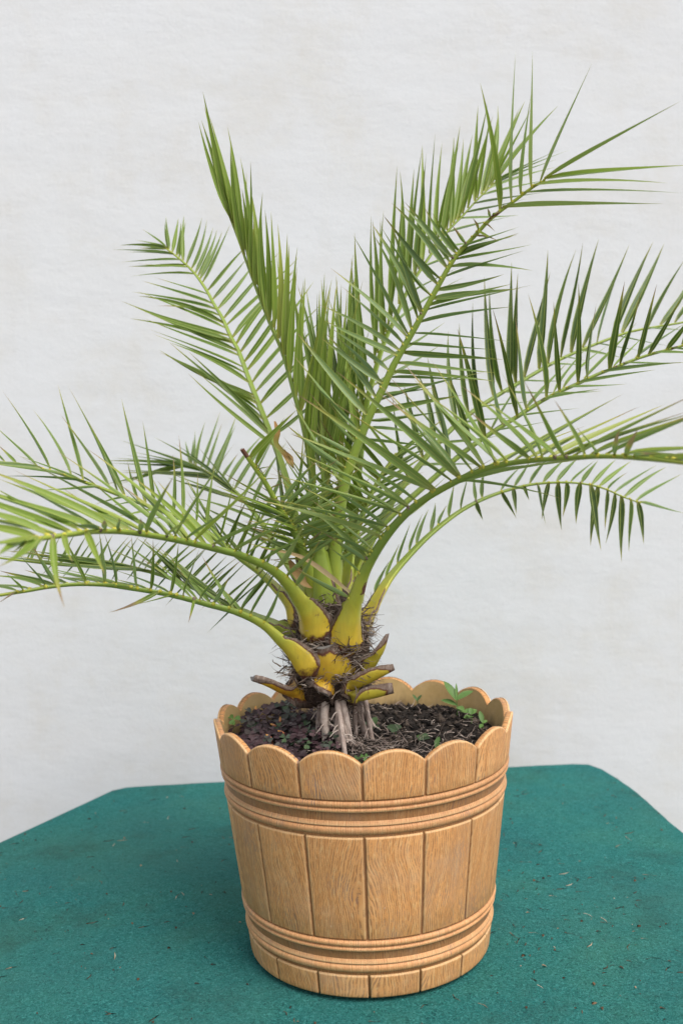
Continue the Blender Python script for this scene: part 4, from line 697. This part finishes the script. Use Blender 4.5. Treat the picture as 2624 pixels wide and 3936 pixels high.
def build_palm():
    palm = empty('palm_tree', PALM)
    tag(palm, 'short potted date palm with arching feather fronds and a stubby trunk', 'palm')
    r = random.Random(99)
    # trunk
    mb = MB(); rows, cols = [], []
    prof = [(0.304, 0.018), (0.308, 0.030), (0.313, 0.039), (0.320, 0.045), (0.335, 0.050), (0.352, 0.048), (0.370, 0.046), (0.388, 0.044), (0.405, 0.040), (0.420, 0.035), (0.436, 0.028), (0.452, 0.018), (0.462, 0.005)]
    for z, rad in prof:
        rr, cc = [], []
        for k in range(64):
            a = 2 * PI * k / 64; n1 = mnoise.noise((math.cos(a) * 3, math.sin(a) * 3, z * 45)); n2 = mnoise.noise((math.cos(a) * 14, math.sin(a) * 14, z * 90))
            q = rad * (1 + 0.10 * n1 + 0.07 * n2); rr.append(Vector((AX.x + q * math.sin(a), -q * math.cos(a), z))); cc.append((0.35 + 0.35 * n2, 0, 0, 0))
        rows.append(rr); cols.append(cc)
    mb.grid(rows, cols, close=True); mb.add(rows[0], [tuple(range(64))[::-1]], cols[0])
    trunk = link('trunk', mb.mesh('trunk', M['trunk'], PALM), palm)
    # dry fibres and sheaths round the trunk
    mb = MB()
    for i in range(2300):
        a = r.uniform(0, 2 * PI); z = r.uniform(0.312, 0.432); rad = np.interp(z, [p[0] for p in prof], [p[1] for p in prof]) * r.uniform(.9, 1.07)
        o = Vector((math.sin(a), -math.cos(a), 0)); tg = Vector((math.cos(a), math.sin(a), 0)); p = Vector((AX.x, 0, z)) + o * rad
        d = tg * r.choice([-1, 1]) * r.uniform(.3, 1.2) + Vector((0, 0, r.gauss(.35, .5))) + o * r.uniform(-.15, .2)
        strand(mb, p, d.normalized(), r.uniform(.008, .026), r.choice([.0003, .0004, .0007]), r, min(max(r.gauss(.42, .25), 0), 1), .8)
    for i in range(260):                        # stiff hairs sticking out at the sides
        a = r.choice([-1, 1]) * r.uniform(.9, 2.2); z = r.uniform(.315, .43); rad = np.interp(z, [p[0] for p in prof], [p[1] for p in prof])
        o = Vector((math.sin(a), -math.cos(a), 0))
        strand(mb, Vector((AX.x, 0, z)) + o * rad * .95, (o * r.uniform(.5, 1.0) + Vector((r.gauss(0, .3), 0, r.uniform(-.5, 1.1)))).normalized(), r.uniform(.012, .026), .00028, r, r.uniform(0, .5), .35)
    for cx, cy, cz, sx, sz, nf in ((-.050, -.050, .412, .012, .014, 200), (-.066, -.058, .392, .016, .006, 120), (-.026, -.062, .383, .022, .006, 150), (-.040, -.060, .349, .034, .006, 230), (-.070, -.056, .364, .014, .012, 110), (-.008, -.050, .372, .016, .014, 170),
                                   (-.040, -.036, .428, .020, .014, 150), (.004, -.030, .405, .010, .022, 150), (-.080, -.030, .382, .010, .018, 110), (-.078, -.034, .352, .016, .006, 80), (-.030, -.046, .337, .034, .004, 90)):
        for i in range(int(nf * .62)):
            p = Vector((cx + r.gauss(0, sx * .6), cy + r.gauss(0, .003) + abs(r.gauss(0, 1)) * .004, cz + r.gauss(0, sz * .6)))
            strand(mb, p, Vector((r.choice([-1, 1]) * r.uniform(.5, 1), r.gauss(-.1, .25), r.gauss(.05, .45))).normalized(), r.uniform(.008, .026), r.choice([.0003, .0004, .0006, .0009, .0014]), r, min(max(r.gauss(.5, .28), 0), 1), .75)
    for i in range(110):                        # tangle under the trunk
        a = r.uniform(0, 2 * PI); q = r.uniform(.01, .05); p = Vector((AX.x + q * math.sin(a), -q * math.cos(a), r.uniform(.303, .313)))
        strand(mb, p, Vector((r.gauss(0, 1), r.gauss(0, 1), -.6)).normalized(), r.uniform(.01, .03), .0004, r, r.uniform(.1, .7), .9)
    tag(link('fibre', mb.mesh('fibre', M['fibre'], PALM), palm), kind='stuff')
    # thick roots between trunk and soil
    for i, (xt, yt, zt, xb, yb, rt, sh) in enumerate([(-0.0504, -0.0222, 0.3197, -0.056, -0.026, 0.0047, 0.42), (-0.0443, -0.0346, 0.3225, -0.0482, -0.0437, 0.0058, 0.6), (-0.0361, -0.017, 0.318, -0.0373, -0.0186, 0.0038, 0.45), (-0.031, -0.0386, 0.323, -0.0308, -0.0494, 0.0042, 0.5), (-0.0258, -0.0346, 0.3219, -0.0161, -0.0437, 0.0048, 0.58), (-0.0294, -0.042, 0.3078, -0.0212, -0.0895, 0.0034, 0.5), (-0.0406, -0.0028, 0.3147, -0.044, 0.0017, 0.0034, 0.3), (-0.0092, -0.0057, 0.3144, -0.0091, -0.0025, 0.004, 0.4), (-0.0045, -0.004, 0.3072, 0.0029, 0.0001, 0.005, 0.45), (0.0021, -0.0129, 0.3157, 0.0113, -0.0127, 0.0038, 0.4), (-0.0073, 0.02, 0.3081, 0.02, 0.0475, 0.0042, 0.5), (-0.02, 0.02, 0.3086, -0.0184, 0.0609, 0.0036, 0.25), (-0.0259, -0.0308, 0.3219, -0.0189, -0.0508, 0.0023, 0.51), (-0.05, -0.0007, 0.3147, -0.0491, -0.0052, 0.0017, 0.49), (-0.0457, -0.0333, 0.3225, -0.0482, -0.0372, 0.002, 0.37), (-0.0404, -0.0051, 0.3147, -0.0434, -0.0004, 0.0023, 0.35), (-0.05, -0.0223, 0.3197, -0.0545, -0.036, 0.0018, 0.37), (-0.0313, -0.0182, 0.318, -0.0385, -0.021, 0.0026, 0.58), (-0.0321, -0.035, 0.323, -0.0297, -0.0475, 0.0017, 0.42), (-0.0304, -0.0374, 0.3219, -0.0165, -0.0451, 0.002, 0.42), (-0.0312, -0.0378, 0.3078, -0.0216, -0.0908, 0.0027, 0.31)]):
        mb = MB(); top = Vector((xt, yt, zt)); bot = Vector((xb, yb, soil_z(xb, yb) - .006))
        pts = spline([top, top.lerp(bot, .35) + Vector((r.gauss(0, .0012), -.002, 0)), top.lerp(bot, .7) + Vector((r.gauss(0, .0012), -.001, 0)), bot], 4)
        rads = [rt * 0.95 * (1.0 - .22 * k / len(pts)) * (1 + .10 * mnoise.noise((k * .9, i * 7, 0))) for k in range(len(pts))]
        tube(mb, pts, rads, 9, lambda t, v=sh + .05: (v + .15 * mnoise.noise((t * 9, v * 40, 0)), 0, 0, 0))
        for q in range(3):                      # knobbly side rootlets
            c = pts[r.randrange(3, len(pts))]; d = Vector((r.gauss(0, 1), r.gauss(-.5, .7), r.gauss(-.2, .3))).normalized()
            tube(mb, [c, c + d * .008, c + d * .015 + Vector((0, 0, -.004))], [.0009, .0007, .0004], 5, (.7, 0, 0, 0))
        link('root', mb.mesh('root', M['root'], PALM), palm)
    mb = MB()
    for i in range(400):
        a = r.uniform(0, 2 * PI); q = abs(r.gauss(0, .055)); x, y = AX.x + .028 + q * math.cos(a) * 1.2, -.045 + q * math.sin(a)
        if math.hypot(x, y) > RIN - .01 or x < -.085: continue
        strand(mb, Vector((x, y, soil_z(x, y) + r.uniform(.0, .004))), Vector((r.gauss(0, 1), r.gauss(0, 1), r.gauss(.05, .22))).normalized(), r.uniform(.010, .032), r.choice([.0003, .0004, .0006]), r, r.uniform(.1, .85), .7, 6, .12)
    for i in range(330):
        q = (RIN - .01) * math.sqrt(r.random()); a = r.uniform(-PI / 2, PI / 2 + .4); x, y = q * math.cos(a), q * math.sin(a)
        strand(mb, Vector((x, y, soil_z(x, y) + .0015)), Vector((r.gauss(0, 1), r.gauss(0, 1), .1)).normalized(), r.uniform(.006, .026), r.choice([.0004, .0006]), r, r.uniform(.2, .9), .6, 5, .15)
    tag(link('rootlet', mb.mesh('rootlet', M['root'], PALM), palm), kind='stuff')

    # stubs of old leaf bases
    def inward(p): return Vector((AX.x - p.x, -p.y, 0.035))
    S = [#  label, points, half widths, thickness, orange
        ('yellow leaf base cut short at the front of the trunk', [(-.0398, -.038, .3395), (-.0391, -.048, .3475), (-.0401, -.056, .3594), (-.0426, -.062, .3754), (-.0452, -.067, .3896)], [.030, .033, .029, .019, .0105], [.006, .009, .009, .008, .005], .62),
        ('dry leaf stub pointing left above the clover', [(-.058, -.006, .323), (-.0806, -.034, .331), (-.0954, -.048, .3377), (-.1125, -.060, .3490), (-.1296, -.068, .3562)], [.013, .0125, .0105, .008, .0055], [.006, .008, .007, .006, .0045], .9),
        ('yellow leaf stub pointing right with a grey tip', [(-.0331, -.010, .3263), (-.0142, -.044, .3386), (.0041, -.056, .3481), (.0224, -.061, .3559), (.038, -.061, .3606)], [.013, .0125, .0115, .008, .003], [.006, .008, .007, .005, .003], .5),
        ('leaf stub with a grey pointed tip at the right of the trunk', [(-.0139, .004, .3352), (.0025, -.018, .3495), (.0144, -.028, .363), (.0247, -.034, .3799), (.033, -.038, .3974)], [.017, .016, .014, .0095, .0015], [.006, .007, .006, .004, .0015], .25),
        ('low olive leaf stub with a frayed grey end at the right', [(-.0361, -.014, .322), (-.0148, -.043, .3240), (.0035, -.051, .3275), (.0202, -.054, .3310), (.0364, -.054, .3335)], [.010, .010, .0095, .0085, .007], [.006, .008, .007, .006, .0045], .30),
        ('shallow orange leaf stub under the front of the trunk', [(-.0423, -.026, .341), (-.0431, -.049, .3415), (-.0445, -.060, .3380), (-.0462, -.0645, .3325)], [.022, .020, .014, .007], [.005, .007, .007, .004], .9)]
    for lab, pts, hw, th, org in S:
        path = spline([Vector(p) for p in pts], 5); nn = len(path)
        f = lambda L: [float(np.interp(i / (nn - 1), np.linspace(0, 1, len(L)), L)) for i in range(nn)]
        def col(s, dist, x, org=org):
            edge = max(0, abs(x) - (.62 if org < .8 else .45)) * 1.5
            if s < .38: edge = max(edge, (.38 - s) * 1.6)
            tipb = max(0, (s - .70) * 3.0)
            return (0.15 if org > .6 else .38, min(edge * (.5 + .5 * s) + tipb, 1), org, 0)
        mb = stalk_mesh(path, f(hw), f(th), inward, col, [0.0055 * (1 - .5 * i / nn) for i in range(nn)], cap_mi=True)
        o = link('leaf_stub', mb.mesh('leaf_stub', [M['stalk'], M['cut']], PALM), palm); o['label'] = lab
    # thick green stalk cut off in the middle
    path = spline([Vector(p) for p in [(-.0475, -.012, .402), (-.0475, -.018, .428), (-.0485, -.021, .462), (-.0500, -.022, .492), (-.0505, -.022, .5125)]], 5); nn = len(path)
    f = lambda L: [float(np.interp(i / (nn - 1), np.linspace(0, 1, len(L)), L)) for i in range(nn)]
    mb = stalk_mesh(path, f([.030, .0225, .0160, .0125, .0105]), f([.011, .010, .009, .008, .0075]), inward, lambda s, dist, x: (.45 + .5 * s, max(0, s - .95) * 9, 0, 0), [.002 * max(0, 1 - 2 * i / nn) for i in range(nn)], cap_mi=True)
    o = link('cut_stalk', mb.mesh('cut_stalk', [M['stalk'], M['cut']], PALM), palm); o['label'] = 'thick green leaf stalk sawn off in the middle of the crown'

    # fronds
    todo = []
    for lab, pts, (ra, rb), base, rws in FRONDS:
        ctrl = [Vector(p) / 1000 for p in pts]; K = 4
        tuck = Vector((AX.x - ctrl[0].x, -ctrl[0].y, 0)); tuck = tuck.normalized() * min(.016, tuck.length * .6)
        path = spline(ctrl, K)
        pre = [ctrl[0] + tuck * 1.5 + Vector((0, 0, -.003)), ctrl[0] + tuck * .6 + Vector((0, 0, -.002))]
        OFF = len(pre); path = pre + path; nn = len(path)
        cum = [0]
        for i in range(1, nn): cum.append(cum[-1] + (path[i] - path[i - 1]).length)
        tot = cum[-1]; bs = base or 0.55; cut = lab.startswith('cut')
        hw, th, fl = [], [], []
        for dd in cum:
            q = ra + (rb - ra) * min(dd / tot, 1) ** .8; flare = max(.0295 * bs - ra, 0) * math.exp(-(dd / .066) ** 1.6)
            hw.append((q * .92 + flare)); th.append(q * .85 + flare * .28); fl.append(.0058 * max(0, 1 - dd / .080) if base else .001 * max(0, 1 - dd / .05))
        def adax(p, t=None): return Vector((AX.x - p.x, -p.y, 0)) .normalized() * .55 + Vector((0, 0, 1))
        spots = 'black spots' in lab; dmg = 'damaged' in lab
        def col(s, dist, x, bs=bs, base=base, spots=spots, dmg=dmg, tot=tot, cut=cut):
            g = min(max((dist - .035) / .12, 0), 1) * .9 if base else min(.35 + dist / .2, .9)
            if s > .55: g -= (s - .55) * .75
            b = 0.0
            if base >= .9 and dist < .06: b = .18
            k = 0.0
            if spots and s > .5 and mnoise.noise((dist * 60, 0, 3)) > .42: k = .8
            if dmg and .80 < s < .86: k = .45 + .3 * mnoise.noise((dist * 200, x, 0))
            if cut and s > .93: k = .55
            if base == 1 and .098 < dist < .118 and 'right' in lab and x < .15: k = .5
            if dist < .055 and base >= .8: k = max(k, max(0, abs(x) - .85) * 2.2)
            if base >= .8 and dist < .040: k = max(k, .66 - max(dist - .020, 0) * 26)
            return (g, k, b, 0)
        stalk = stalk_mesh(path, hw, th, adax, col, fl); nubs = []
        fr = link('frond', bpy.data.meshes.new('frond'), palm); fr['label'] = lab
        for k, m, tint, dry, w, bend, exact, face, pale in rws:
            n = max(len(k), int(round(len(k) * m)))
            k = sorted(k) if not exact else k
            for i in range(n):
                x = i * (len(k) - 1) / max(n - 1, 1); j = min(int(x), len(k) - 2) if len(k) > 1 else 0; f2 = x - j
                a, b = k[j], k[min(j + 1, len(k) - 1)]
                jit = 0 if exact else 1
                if jit: f2 = min(max(f2 + r.gauss(0, .10), 0), 1)
                u = a[0] * (1 - f2) + b[0] * f2
                D = Vector([(a[q] * (1 - f2) + b[q] * f2) / 1000 for q in (1, 2, 3)])
                if jit: D = D * r.uniform(.9, 1.06) + Vector((r.gauss(0, .05), r.gauss(0, .07), r.gauss(0, .05))) * D.length
                else: D = D + Vector((0, r.gauss(0, .05), 0)) * D.length
                ui = min(u * K + OFF, nn - 1.001); i0 = int(ui); B = path[i0].lerp(path[i0 + 1], ui - i0)
                tan = (path[i0 + 1] - path[i0]).normalized()
                ad = adax(B); ad = (ad - tan * ad.dot(tan)).normalized()
                sd = 1 if D.dot(tan.cross(ad)) > 0 else -1
                B = B + tan.cross(ad) * sd * hw[i0] * .8 + ad * th[i0] * .1
                if base or dmg or spots or cut: nubs.append((B - D.normalized() * .0008, D.normalized(), (.0024 if base >= .9 else .0017) * r.uniform(.7, 1.15)))
                nrm = ad * (1 - face) + Vector((0, -1, .25)) * face + Vector((r.gauss(0, .22), r.gauss(0, .22), r.gauss(0, .22)))
                L = D.length
                q = r.random()
                if L > .125: q = 1
                if q < .07: D = D * r.uniform(.5, .8); L = D.length          # broken off short, dry end
                elif q < .15: D = D + Vector((r.gauss(0, .14), r.gauss(0, .14), -r.uniform(.05, .28))) * L
                ww = w * (L / .12) ** .35 * r.uniform(.80, 1.12) * .60
                g = tint + r.gauss(0, .09)
                dr = max(0, dry * r.uniform(.3, 1.25)) + (.14 if q < .07 else 0)
                todo.append((fr, B, D, nrm, ww, g, dr, bend * r.uniform(-.2, 1.0), pale * r.uniform(.6, 1.3)))
        for c, d, q in nubs:                    # yellow swellings where the leaflets join the stalk
            a = d.orthogonal().normalized(); e = d.cross(a); rows = []
            for t, w in ((-.6, .35), (-.1, .95), (.5, .9), (1.3, .55)):
                rows.append([c + d * q * t + (a * math.cos(k * PI / 3) + e * math.sin(k * PI / 3)) * q * w for k in range(6)])
            br = 1.0 if r.random() < .12 else 0.0
            stalk.grid(rows, [[(.30, br * .8, .0, 0)] * 6] * 4, close=True)
        fr.data = stalk.mesh('frond', [M['stalk'], M['cut']], PALM)
    # size on the picture decides which leaflets become parts of their own
    def px(P):
        v = P - CAM; z = v.dot(fw); return 1019.3 * v.dot(cr) / z, 1019.3 * v.dot(cu) / z
    def shown(e):
        a, b = px(e[1]), px(e[1] + e[2]); n = 0
        for i in range(8):
            t = (i + .5) / 8
            if abs(a[0] + (b[0] - a[0]) * t) < 341 and abs(a[1] + (b[1] - a[1]) * t) < 512: n += 1
        return n / 8 * math.hypot(a[0] - b[0], a[1] - b[1]) * (e[4] / .005) ** .5
    order = sorted(range(len(todo)), key=lambda i: -shown(todo[i]))
    single = set(order[:300]); rest = MB()
    for i, (fr, B, D, nrm, w, g, dr, bend, pale) in enumerate(todo):
        mb = MB() if i in single else rest
        leaflet_mesh(mb, B, D, nrm, w, g, dr, bend, r, pale)
        if i in single: link('leaflet', mb.mesh('leaflet', M['leaf'], PALM), fr)
    tag(link('foliage', rest.mesh('foliage', M['leaf'], PALM), palm), kind='stuff')

def build_dry_leaves():
    for pts, wd, tone, lab in (
        ([(-.095, -.03, .658), (-.092, -.035, .645), (-.094, -.036, .632), (-.087, -.038, .622), (-.079, -.038, .612), (-.074, -.037, .601)], [.001, .0036, .0030, .0028, .0050, .0008], [.40, .35, .0, .05, .6, .7], 'curled dry leaf caught among the leaflets left of the centre'),
        ([(-.084, -.018, .488), (-.077, -.022, .476), (-.066, -.024, .464), (-.056, -.022, .459)], [.002, .006, .0075, .006], [.5, .6, .65, .6], 'tan dry leaf strip beside the sawn off stalk'),
        ([(-.115, -.05, .508), (-.07, -.075, .499), (-.04, -.085, .480), (-.012, -.078, .455)], [.0006, .0022, .0030, .0016], [.7, .8, .85, .9], 'long straw coloured dry leaflet lying across the crown')):
        mb = MB(); P = spline([Vector(p) for p in pts], 4); n = len(P); rows, cols = [], []
        for i, p in enumerate(P):
            t = (P[min(i + 1, n - 1)] - P[max(i - 1, 0)]).normalized(); s = t.cross(Vector((.25, -1, .2))).normalized(); nn = s.cross(t)
            w = float(np.interp(i / (n - 1), np.linspace(0, 1, len(wd)), wd)); c = float(np.interp(i / (n - 1), np.linspace(0, 1, len(tone)), tone))
            rows.append([p - s * w + nn * w * .5, p, p + s * w + nn * w * .35]); cols.append([(c, 0, 0, 0)] * 3)
        mb.grid(rows, cols); tag(link('dry_leaf', mb.mesh('dry_leaf', M['dry'])), lab, 'dry leaf', 'dry leaves caught in the palm')

build_palm()
build_soil()
build_clover()
build_weeds()
build_dry_leaves()
